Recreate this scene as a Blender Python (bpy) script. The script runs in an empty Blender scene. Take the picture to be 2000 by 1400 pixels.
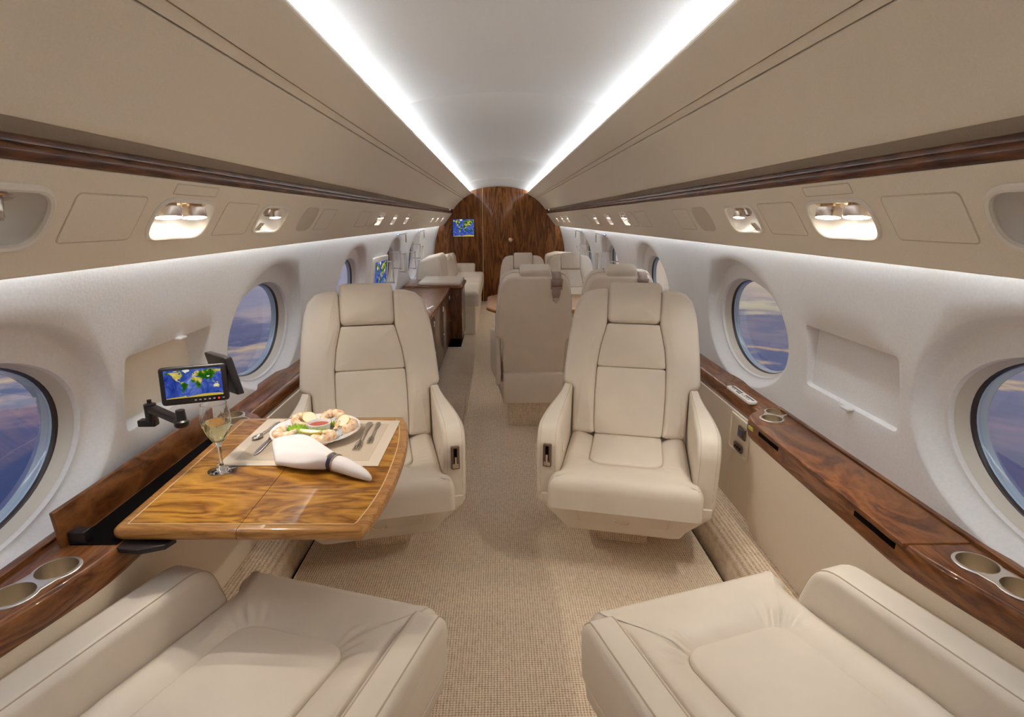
import bpy, bmesh, math, random
from math import sin, cos, pi, sqrt, radians, atan2, hypot
from mathutils import Vector, Matrix
random.seed(7)
S = bpy.context.scene
COL = S.collection

# ------------------------------------------------------------------ camera
H = 1.42
cam_d = bpy.data.cameras.new('camera')
cam = bpy.data.objects.new('camera', cam_d); COL.objects.link(cam)
cam_d.sensor_width = 36.0; cam_d.lens = 1100.0 / 2000.0 * 36.0; cam_d.clip_start = 0.02
_p = radians(14.1832); _y = radians(1.41369)
_r = Vector((cos(_y), -sin(_y), 0)); _h = Vector((sin(_y), cos(_y), 0))
_n = _h * cos(_p) + Vector((0, 0, -sin(_p))); _u = _h * sin(_p) + Vector((0, 0, cos(_p)))
cam.matrix_world = Matrix(((_r.x, _u.x, -_n.x, -0.03), (_r.y, _u.y, -_n.y, 0.0), (_r.z, _u.z, -_n.z, H), (0, 0, 0, 1)))
S.camera = cam
S.view_settings.view_transform = 'Standard'; S.view_settings.look = 'None'
S.view_settings.gamma = 1.0; S.view_settings.use_curve_mapping = False
S.view_settings.exposure = 0.0
S.cycles.max_bounces = 12; S.cycles.diffuse_bounces = 9; S.cycles.transparent_max_bounces = 16

LIGHT_COVE = 51.0        # emission of the two cove light tubes
LIGHT_WASH = 20.0        # emission of the two wall wash tubes
LIGHT_READ = 8.0        # watts of each lit reading lamp
COOL = (0.84, 0.93, 1.0)
WARM = (1.0, 0.90, 0.76)

# ------------------------------------------------------------------ sky at dusk
world = bpy.data.worlds.new('dusk_sky'); S.world = world; world.use_nodes = True
wn = world.node_tree; wn.nodes.clear()
def N(t, ty, **kw):
    n = t.nodes.new(ty)
    for k, v in kw.items():
        if k.startswith('i_'): n.inputs[int(k[2:]) if k[2:].isdigit() else k[2:].replace('_', ' ')].default_value = v
        else: setattr(n, k, v)
    return n
def L(t, a, b): t.links.new(a, b)
def ramp(t, stops, interp='LINEAR'):
    r = t.nodes.new('ShaderNodeValToRGB'); cr = r.color_ramp; cr.interpolation = interp
    while len(cr.elements) > 1: cr.elements.remove(cr.elements[-1])
    cr.elements[0].position = stops[0][0]; cr.elements[0].color = (*stops[0][1], 1)
    for p, c in stops[1:]:
        e = cr.elements.new(p); e.color = (*c, 1)
    return r
def math_n(t, op, a, b=None, c=None):
    n = t.nodes.new('ShaderNodeMath'); n.operation = op
    for i, v in enumerate((a, b, c)):
        if v is None: continue
        if isinstance(v, (int, float)): n.inputs[i].default_value = v
        else: t.links.new(v, n.inputs[i])
    return n.outputs[0]
tc = N(wn, 'ShaderNodeTexCoord')
sep = N(wn, 'ShaderNodeSeparateXYZ'); L(wn, tc.outputs['Generated'], sep.inputs[0])
mp = N(wn, 'ShaderNodeMapping'); mp.inputs['Scale'].default_value = (4.5, 4.5, 26); L(wn, tc.outputs['Generated'], mp.inputs[0])
nz = N(wn, 'ShaderNodeTexNoise'); nz.inputs['Scale'].default_value = 1.6; nz.inputs['Detail'].default_value = 6; L(wn, mp.outputs[0], nz.inputs['Vector'])
nz2 = N(wn, 'ShaderNodeTexNoise'); nz2.inputs['Scale'].default_value = 4.5; nz2.inputs['Detail'].default_value = 5; L(wn, mp.outputs[0], nz2.inputs['Vector'])
elev = math_n(wn, 'MULTIPLY', math_n(wn, 'ARCSINE', sep.outputs[2]), 180 / pi)
pert = math_n(wn, 'ADD', math_n(wn, 'MULTIPLY', math_n(wn, 'SUBTRACT', nz.outputs['Fac'], 0.5), 5.0),
              math_n(wn, 'MULTIPLY', math_n(wn, 'SUBTRACT', nz2.outputs['Fac'], 0.5), 2.6))
e2 = math_n(wn, 'ADD', elev, pert)
fac = math_n(wn, 'DIVIDE', math_n(wn, 'ADD', e2, 30.0), 30.0)      # -30 .. 0 degrees
def el(d): return (d + 30.0) / 30.0
rr = ramp(wn, [(el(-29), (.06, .07, .16)), (el(-21), (.075, .09, .21)), (el(-18), (.085, .105, .22)), (el(-16), (.19, .165, .26)), (el(-14.6), (.09, .11, .23)),
               (el(-13), (.125, .145, .27)), (el(-12.3), (.50, .37, .24)), (el(-11.7), (.14, .15, .27)), (el(-10.6), (.24, .215, .28)), (el(-9.8), (.15, .16, .27)),
               (el(-9.2), (.46, .40, .33)), (el(-8.3), (.56, .49, .37)), (el(-7.5), (.37, .32, .32)), (el(-6.3), (.55, .45, .37)), (el(-1), (.60, .48, .39))])
rl = ramp(wn, [(el(-29), (.05, .06, .16)), (el(-22), (.055, .075, .19)), (el(-18), (.06, .085, .20)), (el(-15.6), (.075, .10, .23)), (el(-14.4), (.22, .17, .25)),
               (el(-13.6), (.13, .165, .29)), (el(-12.9), (.30, .27, .34)), (el(-12.2), (.56, .43, .29)), (el(-11.7), (.40, .32, .30)), (el(-11.2), (.10, .12, .24)),
               (el(-9.6), (.16, .17, .29)), (el(-8.6), (.40, .34, .38)), (el(-7.5), (.27, .27, .38)), (el(-5.5), (.34, .32, .42)), (el(-1), (.42, .38, .44))])
L(wn, fac, rr.inputs[0]); L(wn, fac, rl.inputs[0])
side = N(wn, 'ShaderNodeMapRange'); side.inputs['From Min'].default_value = -0.12; side.inputs['From Max'].default_value = 0.12; L(wn, sep.outputs[0], side.inputs[0])
mixs = N(wn, 'ShaderNodeMix', data_type='RGBA'); L(wn, side.outputs[0], mixs.inputs[0]); L(wn, rl.outputs[0], mixs.inputs[6]); L(wn, rr.outputs[0], mixs.inputs[7])
bg = N(wn, 'ShaderNodeBackground'); bg.inputs[1].default_value = 0.95; L(wn, mixs.outputs[2], bg.inputs[0])
wo = N(wn, 'ShaderNodeOutputWorld'); L(wn, bg.outputs[0], wo.inputs[0])

# ------------------------------------------------------------------ materials
def new_mat(name):
    m = bpy.data.materials.new(name); m.use_nodes = True
    t = m.node_tree; b = t.nodes['Principled BSDF']
    return m, t, b
def setp(b, color=None, rough=None, metal=None, coat=None, spec=None, sheen=None, coatr=None):
    if color is not None: b.inputs['Base Color'].default_value = (*color, 1)
    if rough is not None: b.inputs['Roughness'].default_value = rough
    if metal is not None: b.inputs['Metallic'].default_value = metal
    if coat is not None: b.inputs['Coat Weight'].default_value = coat
    if coatr is not None: b.inputs['Coat Roughness'].default_value = coatr
    if spec is not None: b.inputs['Specular IOR Level'].default_value = spec
    if sheen is not None: b.inputs['Sheen Weight'].default_value = sheen
def objco(t, scale=(1, 1, 1), kind='Object'):
    c = N(t, 'ShaderNodeTexCoord'); m = N(t, 'ShaderNodeMapping'); m.inputs['Scale'].default_value = scale
    L(t, c.outputs[kind], m.inputs[0]); return m.outputs[0]
def bump(t, b, h, strength, dist=0.002):
    n = N(t, 'ShaderNodeBump'); n.inputs['Strength'].default_value = strength; n.inputs['Distance'].default_value = dist
    L(t, h, n.inputs['Height']); L(t, n.outputs[0], b.inputs['Normal'])
def plain(name, color, rough=0.5, **kw):
    nb = kw.pop('noise', None)
    m, t, b = new_mat(name); setp(b, color, rough, **kw)
    if nb:
        v = objco(t); n = N(t, 'ShaderNodeTexNoise'); n.inputs['Scale'].default_value = nb[0]; n.inputs['Detail'].default_value = 4
        L(t, v, n.inputs['Vector']); bump(t, b, n.outputs['Fac'], nb[1], nb[2] if len(nb) > 2 else 0.002)
        r = ramp(t, [(0.3, tuple(c * 0.97 for c in color)), (0.7, tuple(min(1, c * 1.03) for c in color))]); L(t, n.outputs['Fac'], r.inputs[0]); L(t, r.outputs[0], b.inputs['Base Color'])
    return m
def emit(name, color, strength):
    m, t, b = new_mat(name); t.nodes.remove(b)
    e = N(t, 'ShaderNodeEmission'); e.inputs[0].default_value = (*color, 1); e.inputs[1].default_value = strength
    L(t, e.outputs[0], t.nodes['Material Output'].inputs[0]); return m
def leather(name, color, rough=0.42):
    m, t, b = new_mat(name); setp(b, color, rough, spec=0.35)
    v = objco(t)
    vo = N(t, 'ShaderNodeTexVoronoi'); vo.inputs['Scale'].default_value = 420; L(t, v, vo.inputs['Vector'])
    n = N(t, 'ShaderNodeTexNoise'); n.inputs['Scale'].default_value = 7; n.inputs['Detail'].default_value = 3; L(t, v, n.inputs['Vector'])
    r = ramp(t, [(0.3, tuple(c * 0.96 for c in color)), (0.7, tuple(c * 1.03 for c in color))]); L(t, n.outputs['Fac'], r.inputs[0]); L(t, r.outputs[0], b.inputs['Base Color'])
    h = math_n(t, 'ADD', math_n(t, 'MULTIPLY', vo.outputs['Distance'], 0.25), math_n(t, 'MULTIPLY', n.outputs['Fac'], 1.2))
    bump(t, b, h, 0.16, 0.004)
    return m
def wood(name, dark, mid, light, scale, rough=0.3, coat=1.0, ring=6.0, dist=3.5, offset=(0, 0, 0)):
    """lacquered walnut; scale is small along the grain"""
    m, t, b = new_mat(name); setp(b, mid, rough, coat=coat, coatr=0.04, spec=0.22)
    c = N(t, 'ShaderNodeTexCoord'); mpg = N(t, 'ShaderNodeMapping'); mpg.inputs['Scale'].default_value = scale; mpg.inputs['Location'].default_value = offset
    L(t, c.outputs['Object'], mpg.inputs[0])
    n1 = N(t, 'ShaderNodeTexNoise'); n1.inputs['Scale'].default_value = 2.0; n1.inputs['Detail'].default_value = 3; n1.inputs['Distortion'].default_value = 0.8; L(t, mpg.outputs[0], n1.inputs['Vector'])
    rings = math_n(t, 'FRACT', math_n(t, 'MULTIPLY', n1.outputs['Fac'], ring))
    tri = math_n(t, 'ABSOLUTE', math_n(t, 'SUBTRACT', math_n(t, 'MULTIPLY', rings, 2.0), 1.0))
    mp2 = N(t, 'ShaderNodeMapping'); mp2.inputs['Scale'].default_value = tuple(s * 9 for s in scale); L(t, c.outputs['Object'], mp2.inputs[0])
    n2 = N(t, 'ShaderNodeTexNoise'); n2.inputs['Scale'].default_value = 3.0; n2.inputs['Detail'].default_value = 5; L(t, mp2.outputs[0], n2.inputs['Vector'])
    f = math_n(t, 'ADD', math_n(t, 'MULTIPLY', tri, 0.45), math_n(t, 'ADD', math_n(t, 'MULTIPLY', n2.outputs['Fac'], 0.45), math_n(t, 'MULTIPLY', n1.outputs['Fac'], 0.25)))
    r = ramp(t, [(0.22, dark), (0.5, mid), (0.85, light)]); L(t, f, r.inputs[0]); L(t, r.outputs[0], b.inputs['Base Color'])
    return m
def carpet(name):
    m, t, b = new_mat(name); setp(b, (.42, .33, .24), 0.95, spec=0.1, sheen=0.3)
    v = objco(t)
    n = N(t, 'ShaderNodeTexNoise'); n.inputs['Scale'].default_value = 260; n.inputs['Detail'].default_value = 2; L(t, v, n.inputs['Vector'])
    n3 = N(t, 'ShaderNodeTexNoise'); n3.inputs['Scale'].default_value = 5; n3.inputs['Detail'].default_value = 3; L(t, v, n3.inputs['Vector'])
    mp2 = objco(t, (46, 16, 16)); n4 = N(t, 'ShaderNodeTexNoise'); n4.inputs['Scale'].default_value = 2.0; n4.inputs['Detail'].default_value = 3; L(t, mp2, n4.inputs['Vector'])
    sx = N(t, 'ShaderNodeSeparateXYZ'); L(t, v, sx.inputs[0])
    jit = math_n(t, 'MULTIPLY', math_n(t, 'SUBTRACT', n.outputs['Fac'], 0.5), 5.0)
    wx = math_n(t, 'SINE', math_n(t, 'ADD', math_n(t, 'MULTIPLY', sx.outputs[0], 2 * pi / 0.0095), jit))
    wy = math_n(t, 'SINE', math_n(t, 'ADD', math_n(t, 'MULTIPLY', math_n(t, 'ADD', sx.outputs[1], sx.outputs[2]), 2 * pi / 0.0085), jit))
    h = math_n(t, 'ADD', math_n(t, 'MULTIPLY', math_n(t, 'ADD', wx, wy), 0.20), 0.5)
    f = math_n(t, 'ADD', math_n(t, 'MULTIPLY', h, 0.50), math_n(t, 'ADD', math_n(t, 'MULTIPLY', n.outputs['Fac'], 0.35), math_n(t, 'MULTIPLY', n4.outputs['Fac'], 0.30)))
    r = ramp(t, [(0.27, (.24, .15, .085)), (0.48, (.66, .51, .36)), (0.70, (.97, .84, .68))]); L(t, f, r.inputs[0])
    mx = N(t, 'ShaderNodeMix', data_type='RGBA', blend_type='MULTIPLY'); mx.inputs[0].default_value = 0.25
    r2 = ramp(t, [(0.3, (.8, .8, .8)), (0.7, (1, 1, 1))]); L(t, n3.outputs['Fac'], r2.inputs[0])
    L(t, r.outputs[0], mx.inputs[6]); L(t, r2.outputs[0], mx.inputs[7]); L(t, mx.outputs[2], b.inputs['Base Color'])
    bump(t, b, f, 0.7, 0.006)
    return m
def brushed(name, color, rough, scale):
    m, t, b = new_mat(name); setp(b, color, rough, metal=1.0)
    v = objco(t, scale); n = N(t, 'ShaderNodeTexNoise'); n.inputs['Scale'].default_value = 1.0; n.inputs['Detail'].default_value = 5; L(t, v, n.inputs['Vector'])
    bump(t, b, n.outputs['Fac'], 0.12, 0.002); return m
def glass_pane(name, tint):
    m, t, b = new_mat(name); t.nodes.remove(b)
    tr = N(t, 'ShaderNodeBsdfTransparent'); tr.inputs[0].default_value = (*tint, 1)
    gl = N(t, 'ShaderNodeBsdfGlossy'); gl.inputs['Roughness'].default_value = 0.02
    fr = N(t, 'ShaderNodeFresnel'); fr.inputs[0].default_value = 1.35
    mx = N(t, 'ShaderNodeMixShader'); L(t, math_n(t, 'MULTIPLY', fr.outputs[0], 0.15), mx.inputs[0]); L(t, tr.outputs[0], mx.inputs[1]); L(t, gl.outputs[0], mx.inputs[2])
    L(t, mx.outputs[0], t.nodes['Material Output'].inputs[0]); return m
def real_glass(name, color, ior, rough=0.0):
    m, t, b = new_mat(name); setp(b, color, rough); b.inputs['Transmission Weight'].default_value = 1.0; b.inputs['IOR'].default_value = ior; return m

M = {}
M['leather'] = leather('cream_leather', (.72, .645, .558))
M['leather_seam'] = plain('seam_thread', (.50, .41, .32), 0.8)
M['leather_back'] = leather('taupe_leather', (.82, .73, .64), 0.5)
M['suede'] = plain('white_ultrasuede', (.78, .775, .79), 0.85, noise=(120, 0.18, 0.003), spec=0.2)
M['beige'] = plain('beige_headliner', (.78, .71, .60), 0.6, noise=(240, 0.08), spec=0.25)
M['ceil'] = plain('pale_headliner', (.68, .655, .635), 0.6, noise=(180, 0.06), spec=0.25)
M['lower'] = plain('beige_panel', (.83, .74, .615), 0.55, noise=(300, 0.08), spec=0.3)
M['plastic'] = plain('ivory_plastic', (.78, .74, .67), 0.35)
M['white_plastic'] = plain('white_plastic', (.80, .77, .73), 0.3)
M['shade'] = plain('window_shade_sleeve', (.62, .58, .52), 0.4)
M['gasket'] = plain('dark_gasket', (.035, .025, .03), 0.35)
M['acrylic'] = plain('pale_blue_acrylic_edge', (.42, .58, .80), 0.15, coat=0.5)
M['pane'] = glass_pane('window_glass', (.97, .98, 1.0))
W_D, W_M, W_L = (.018, .005, .002), (.07, .019, .006), (.14, .045, .014)
M['wood_y'] = wood('walnut_along_cabin', W_D, W_M, W_L, (5, 1.0, 5), rough=0.4, coat=0.3)
M['wood_ledge'] = wood('walnut_ledge', (.055, .015, .004), (.145, .047, .013), (.25, .095, .028), (9, 1.3, 9), ring=5, coat=0.4)
M['wood_burl'] = wood('figured_walnut_lid', (.04, .011, .003), (.13, .043, .012), (.23, .085, .025), (4.5, 2.2, 4.5), ring=4, coat=0.4)
M['wood_z'] = wood('walnut_upright', (.035, .009, .002), (.14, .042, .008), (.27, .10, .023), (4.8, 4.8, 0.55), ring=6, coat=0.3)
M['wood_dark'] = wood('dark_walnut_upright', (.018, .005, .002), (.075, .021, .007), (.15, .046, .015), (6, 6, 0.8), ring=6, coat=0.5)
M['wood_table'] = wood('golden_walnut_table', (.080, .022, .0025), (.29, .115, .011), (.49, .24, .034), (1.2, 4.2, 4.2), ring=7, coat=0.55)
M['wood_edge'] = wood('golden_walnut_edge', (.20, .08, .016), (.34, .15, .035), (.45, .22, .06), (2.0, 16, 16), ring=5, coat=0.6)
M['inlay'] = plain('pale_inlay', (.72, .52, .26), 0.3, coat=1.0)
M['carpet'] = carpet('woven_carpet')
M['black'] = plain('black_plastic', (.016, .012, .013), 0.35)
M['black_matte'] = plain('matt_black', (.004, .003, .003), 0.9, spec=0.05)
M['chrome'] = plain('chrome', (.82, .80, .78), 0.12, metal=1.0)
M['brass'] = plain('pale_brass', (.75, .60, .38), 0.22, metal=1.0)
M['steel_cup'] = brushed('brushed_steel_cup', (.80, .71, .58), 0.30, (60, 60, 900))
M['steel_rim'] = plain('satin_rim', (.72, .68, .64), 0.3, metal=0.85)
M['nickel'] = plain('satin_nickel', (.66, .58, .52), 0.25, metal=1.0)
M['cutlery'] = plain('polished_cutlery', (.72, .66, .60), 0.14, metal=1.0)
M['bronze_plate'] = plain('bronze_plate', (.20, .13, .09), 0.4, metal=0.6)
M['belt'] = plain('mauve_belt_webbing', (.38, .29, .25), 0.6)
M['linen'] = plain('white_linen', (.82, .78, .80), 0.9, noise=(700, 0.3))
M['mat_border'] = plain('cream_placemat_border', (.64, .55, .45), 0.8)
M['porcelain'] = plain('white_porcelain', (.86, .85, .86), 0.12, coat=0.6)
M['sauce'] = plain('red_cocktail_sauce', (.42, .045, .02), 0.2)
M['lettuce'] = plain('green_lettuce', (.30, .50, .04), 0.45)
M['lemon'] = plain('lemon_rind', (.80, .66, .13), 0.4)
M['lemon_flesh'] = plain('lemon_flesh', (.86, .83, .64), 0.35)
M['ring_blue'] = plain('dark_blue_ring', (.035, .03, .07), 0.3)
M['ice'] = plain('ice', (.86, .88, .92), 0.15); M['ice'].node_tree.nodes['Principled BSDF'].inputs['Transmission Weight'].default_value = 0.35; M['ice'].node_tree.nodes['Principled BSDF'].inputs['IOR'].default_value = 1.3
M['crystal'] = real_glass('crystal_glass', (1, 1, 1), 1.5)
M['wine'] = real_glass('white_wine', (.98, .92, .52), 1.34)
M['clear'] = glass_pane('clear_acrylic', (.85, .9, 1.0))
M['cove'] = emit('cove_light', COOL, LIGHT_COVE)
M['wash'] = emit('wall_wash_light', COOL, LIGHT_WASH)
M['lens'] = emit('lit_lens', WARM, 26.0)
M['lens_off'] = plain('unlit_lens', (.85, .82, .78), 0.2)
M['red_led'] = emit('red_led', (1, .02, .01), 3.0)
M['icon'] = plain('grey_icon', (.45, .45, .47), 0.5)
M['yellow_label'] = plain('yellow_label', (.45, .42, .06), 0.5)
M['grey_key'] = plain('dark_grey_key', (.10, .10, .13), 0.5)
M['panel_gap'] = plain('panel_gap', (.58, .50, .41), 0.8)
M['speaker'] = plain('speaker_cloth', (.60, .52, .42), 0.9, noise=(900, 0.3))
M['strap'] = plain('brown_strap', (.26, .16, .11), 0.7)
M['tabw'] = plain('pale_tab', (.78, .76, .74), 0.3)
def shrimp_mat():
    m, t, b = new_mat('cooked_shrimp'); setp(b, (.8, .6, .45), 0.3, spec=0.5)
    b.inputs['Subsurface Weight'].default_value = 0.15; b.inputs['Subsurface Radius'].default_value = (.01, .005, .003)
    v = objco(t); n = N(t, 'ShaderNodeTexNoise'); n.inputs['Scale'].default_value = 85; n.inputs['Detail'].default_value = 4; L(t, v, n.inputs['Vector'])
    r = ramp(t, [(0.40, (.86, .74, .55)), (0.55, (.82, .56, .36)), (0.66, (.72, .27, .10))]); L(t, n.outputs['Fac'], r.inputs[0]); L(t, r.outputs[0], b.inputs['Base Color'])
    bump(t, b, n.outputs['Fac'], 0.3, 0.003); return m
M['shrimp'] = shrimp_mat()
def placemat_mat():
    m, t, b = new_mat('woven_placemat'); setp(b, (.58, .48, .38), 0.8)
    v = objco(t); s = N(t, 'ShaderNodeSeparateXYZ'); L(t, v, s.inputs[0])
    wx = math_n(t, 'SINE', math_n(t, 'MULTIPLY', s.outputs[0], 2 * pi / 0.0075)); wy = math_n(t, 'SINE', math_n(t, 'MULTIPLY', s.outputs[1], 2 * pi / 0.0075))
    f = math_n(t, 'ADD', math_n(t, 'MULTIPLY', math_n(t, 'MULTIPLY', wx, wy), 0.5), 0.5)
    r = ramp(t, [(0.25, (.40, .31, .22)), (0.7, (.66, .57, .47))]); L(t, f, r.inputs[0]); L(t, r.outputs[0], b.inputs['Base Color']); bump(t, b, f, 0.4, 0.002); return m
M['placemat'] = placemat_mat()
def ocean_mat():
    m, t, b = new_mat('map_ocean'); t.nodes.remove(b)
    v = objco(t); n = N(t, 'ShaderNodeTexNoise'); n.inputs['Scale'].default_value = 22; n.inputs['Detail'].default_value = 8; n.inputs['Roughness'].default_value = 0.7; n.inputs['Distortion'].default_value = 1.0; L(t, v, n.inputs['Vector'])
    r = ramp(t, [(0.32, (.012, .03, .22)), (0.5, (.04, .08, .38)), (0.60, (.12, .18, .52)), (0.72, (.40, .48, .72))]); L(t, n.outputs['Fac'], r.inputs[0])
    e = N(t, 'ShaderNodeEmission'); e.inputs[1].default_value = 0.85; L(t, r.outputs[0], e.inputs[0]); L(t, e.outputs[0], t.nodes['Material Output'].inputs[0]); return m
def land_mat():
    m, t, b = new_mat('map_land'); t.nodes.remove(b)
    v = objco(t); n = N(t, 'ShaderNodeTexNoise'); n.inputs['Scale'].default_value = 38; n.inputs['Detail'].default_value = 6; L(t, v, n.inputs['Vector'])
    r = ramp(t, [(0.40, (.012, .09, .006)), (0.49, (.05, .17, .01)), (0.53, (.46, .38, .05)), (0.62, (.72, .58, .16)), (0.70, (.85, .83, .62))]); L(t, n.outputs['Fac'], r.inputs[0])
    e = N(t, 'ShaderNodeEmission'); e.inputs[1].default_value = 0.85; L(t, r.outputs[0], e.inputs[0]); L(t, e.outputs[0], t.nodes['Material Output'].inputs[0]); return m
M['ocean'] = ocean_mat(); M['land'] = land_mat(); M['icecap'] = emit('map_icecap', (.80, .80, .62), 0.85); M['sand'] = emit('map_sand', (.62, .45, .06), 0.85)

# ------------------------------------------------------------------ mesh helpers
class MB:
    def __init__(s): s.v = []; s.f = []; s.m = []
    def add(s, vf, mi=0, fn=None):
        v, f = vf; o = len(s.v)
        s.v += [tuple(fn(*p)) if fn else tuple(p) for p in v]
        s.f += [tuple(i + o for i in q) for q in f]; s.m += [mi] * len(f); return s
    def build(s, name, mats, parent=None, angle=42, loc=None, flip=False):
        me = bpy.data.meshes.new(name); me.from_pydata(s.v, [], s.f)
        bm = bmesh.new(); bm.from_mesh(me); bmesh.ops.remove_doubles(bm, verts=bm.verts, dist=1e-5)
        bmesh.ops.recalc_face_normals(bm, faces=bm.faces)
        if flip: bmesh.ops.reverse_faces(bm, faces=bm.faces)
        bm.to_mesh(me); bm.free()
        mats = mats if isinstance(mats, (list, tuple)) else [mats]
        for m in mats: me.materials.append(M[m] if isinstance(m, str) else m)
        if len(mats) > 1 and len(me.polygons) == len(s.m): me.polygons.foreach_set('material_index', s.m)
        if angle > 0: me.shade_smooth(); me.set_sharp_from_angle(angle=radians(angle))
        o = bpy.data.objects.new(name, me); COL.objects.link(o)
        if parent: o.parent = parent
        if loc: o.location = loc
        return o
def one(name, vf, mat, parent=None, angle=42, fn=None, **kw): return MB().add(vf, 0, fn).build(name, mat, parent, angle, **kw)
def thing(name, label, cat, loc=(0, 0, 0), rz=0.0, group=None):
    o = bpy.data.objects.new(name, None); COL.objects.link(o); o.empty_display_size = 0.05
    o.location = loc; o.rotation_euler = (0, 0, rz); o['label'] = label; o['category'] = cat
    if group: o['group'] = group
    return o
def tag(o, label, cat, group=None):
    o['label'] = label; o['category'] = cat
    if group: o['group'] = group
    return o
def struct(o, label=None):
    o['kind'] = 'structure'
    if label: o['label'] = label
    return o
def copy_tree(o, parent=None):
    c = o.copy(); COL.objects.link(c)
    if parent: c.parent = parent; c.matrix_parent_inverse = o.matrix_parent_inverse.copy()
    for ch in list(o.children): copy_tree(ch, c)
    return c

def box(x0, x1, y0, y1, z0, z1, r=0.0, seg=3):
    bm = bmesh.new(); bmesh.ops.create_cube(bm, size=1.0)
    for v in bm.verts: v.co = Vector(((x0 + x1) / 2 + v.co.x * (x1 - x0), (y0 + y1) / 2 + v.co.y * (y1 - y0), (z0 + z1) / 2 + v.co.z * (z1 - z0)))
    if r > 0: bmesh.ops.bevel(bm, geom=list(bm.edges), offset=r, segments=seg, profile=0.5, affect='EDGES', clamp_overlap=True)
    bm.verts.ensure_lookup_table(); bm.verts.index_update()
    out = ([tuple(v.co) for v in bm.verts], [tuple(v.index for v in f.verts) for f in bm.faces]); bm.free(); return out
def roundpoly(pts, r, seg=5):
    """pts: [(x,y)] or [(x,y,r)]; returns outline with rounded corners"""
    out = []; n = len(pts)
    for i in range(n):
        p = Vector(pts[i][:2]); a = Vector(pts[i - 1][:2]); b = Vector(pts[(i + 1) % n][:2])
        rr_ = pts[i][2] if len(pts[i]) > 2 else r
        da = (a - p); db = (b - p); la, lb = da.length, db.length
        if rr_ <= 0 or la < 1e-9 or lb < 1e-9: out.append(tuple(p)); continue
        da /= la; db /= lb; ang = da.angle(db)
        if ang > pi - 0.02: out.append(tuple(p)); continue
        d = min(rr_ / math.tan(ang / 2), la * 0.49, lb * 0.49); q0 = p + da * d; q1 = p + db * d
        for k in range(seg + 1):
            t = k / seg; w = (1 - t) ** 2 * q0 + 2 * t * (1 - t) * p + t * t * q1; out.append((w.x, w.y))
    return out
def area2(p): return sum(p[i - 1][0] * p[i][1] - p[i][0] * p[i - 1][1] for i in range(len(p))) / 2
def resample(pts, n):
    m = len(pts); ds = [0]
    for i in range(m): ds.append(ds[-1] + hypot(pts[(i + 1) % m][0] - pts[i][0], pts[(i + 1) % m][1] - pts[i][1]))
    T = ds[-1]; out = []; j = 0
    for k in range(n):
        d = T * k / n
        while ds[j + 1] < d: j += 1
        t = (d - ds[j]) / max(1e-12, ds[j + 1] - ds[j]); a = pts[j]; b = pts[(j + 1) % m]
        out.append((a[0] + (b[0] - a[0]) * t, a[1] + (b[1] - a[1]) * t))
    return out
def inset(pts, d):
    n = len(pts); out = []
    for i in range(n):
        a = pts[i - 1]; p = pts[i]; b = pts[(i + 1) % n]
        e1 = Vector((p[0] - a[0], p[1] - a[1])); e2 = Vector((b[0] - p[0], b[1] - p[1]))
        if e1.length < 1e-9 or e2.length < 1e-9: out.append(p); continue
        e1.normalize(); e2.normalize(); n1 = Vector((-e1.y, e1.x)); n2 = Vector((-e2.y, e2.x)); s = n1 + n2
        if s.length < 1e-6: s = n1
        s.normalize(); k = d / max(0.5, s.dot(n1)); out.append((p[0] + s.x * k, p[1] + s.y * k))
    return out
def loft(rings, closed=True, cap0=True, cap1=True):
    v = []; f = []; n = len(rings[0])
    for r in rings: v += [tuple(p) for p in r]
    for i in range(len(rings) - 1):
        for j in range(n if closed else n - 1):
            a = i * n + j; b = i * n + (j + 1) % n; f.append((a, b, b + n, a + n))
    if cap0: f.append(tuple(range(n - 1, -1, -1)))
    if cap1: f.append(tuple((len(rings) - 1) * n + j for j in range(n)))
    return v, f
def slab(outline, t, r, n=72, seg=4, crown=0.0, rings=5, both=False, disp=None, t0=0.0):
    """cushion-like plate over a 2D outline: local (x, y, z) with z from t0 to t"""
    if area2(outline) < 0: outline = outline[::-1]
    o = resample(outline, n)
    cx = sum(p[0] for p in o) / n; cy = sum(p[1] for p in o) / n
    R = []
    if both:
        for k in range(seg + 1):
            a = pi / 2 * k / seg; ins = r * (1 - sin(a)); R.append([(x, y, t0 + r * (1 - cos(a))) for x, y in inset(o, ins)])
    else: R.append([(x, y, t0) for x, y in o])
    for k in range(seg + 1):
        a = pi / 2 * k / seg; ins = r * (1 - cos(a)); R.append([(x, y, t - r + r * sin(a)) for x, y in inset(o, ins)])
    base = inset(o, r)
    for k in range(1, rings):
        s = 1 - k / rings; R.append([(cx + (x - cx) * s, cy + (y - cy) * s, t + crown * (1 - s * s)) for x, y in base])
    if disp:
        m = len(R); start = 1 + seg if both else 1
        R = [[(x, y, z + (disp(x, y) * min(1.0, max(0.0, (z - t0) / (t - t0))) if i >= start else 0)) for x, y, z in ring] for i, ring in enumerate(R)]
    v, f = loft(R, True, True, False)
    c = len(v); zc = t + crown + (disp(cx, cy) if disp else 0); v.append((cx, cy, zc)); k = len(R) - 1
    for j in range(n): f.append((k * n + j, k * n + (j + 1) % n, c))
    return v, f
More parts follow.
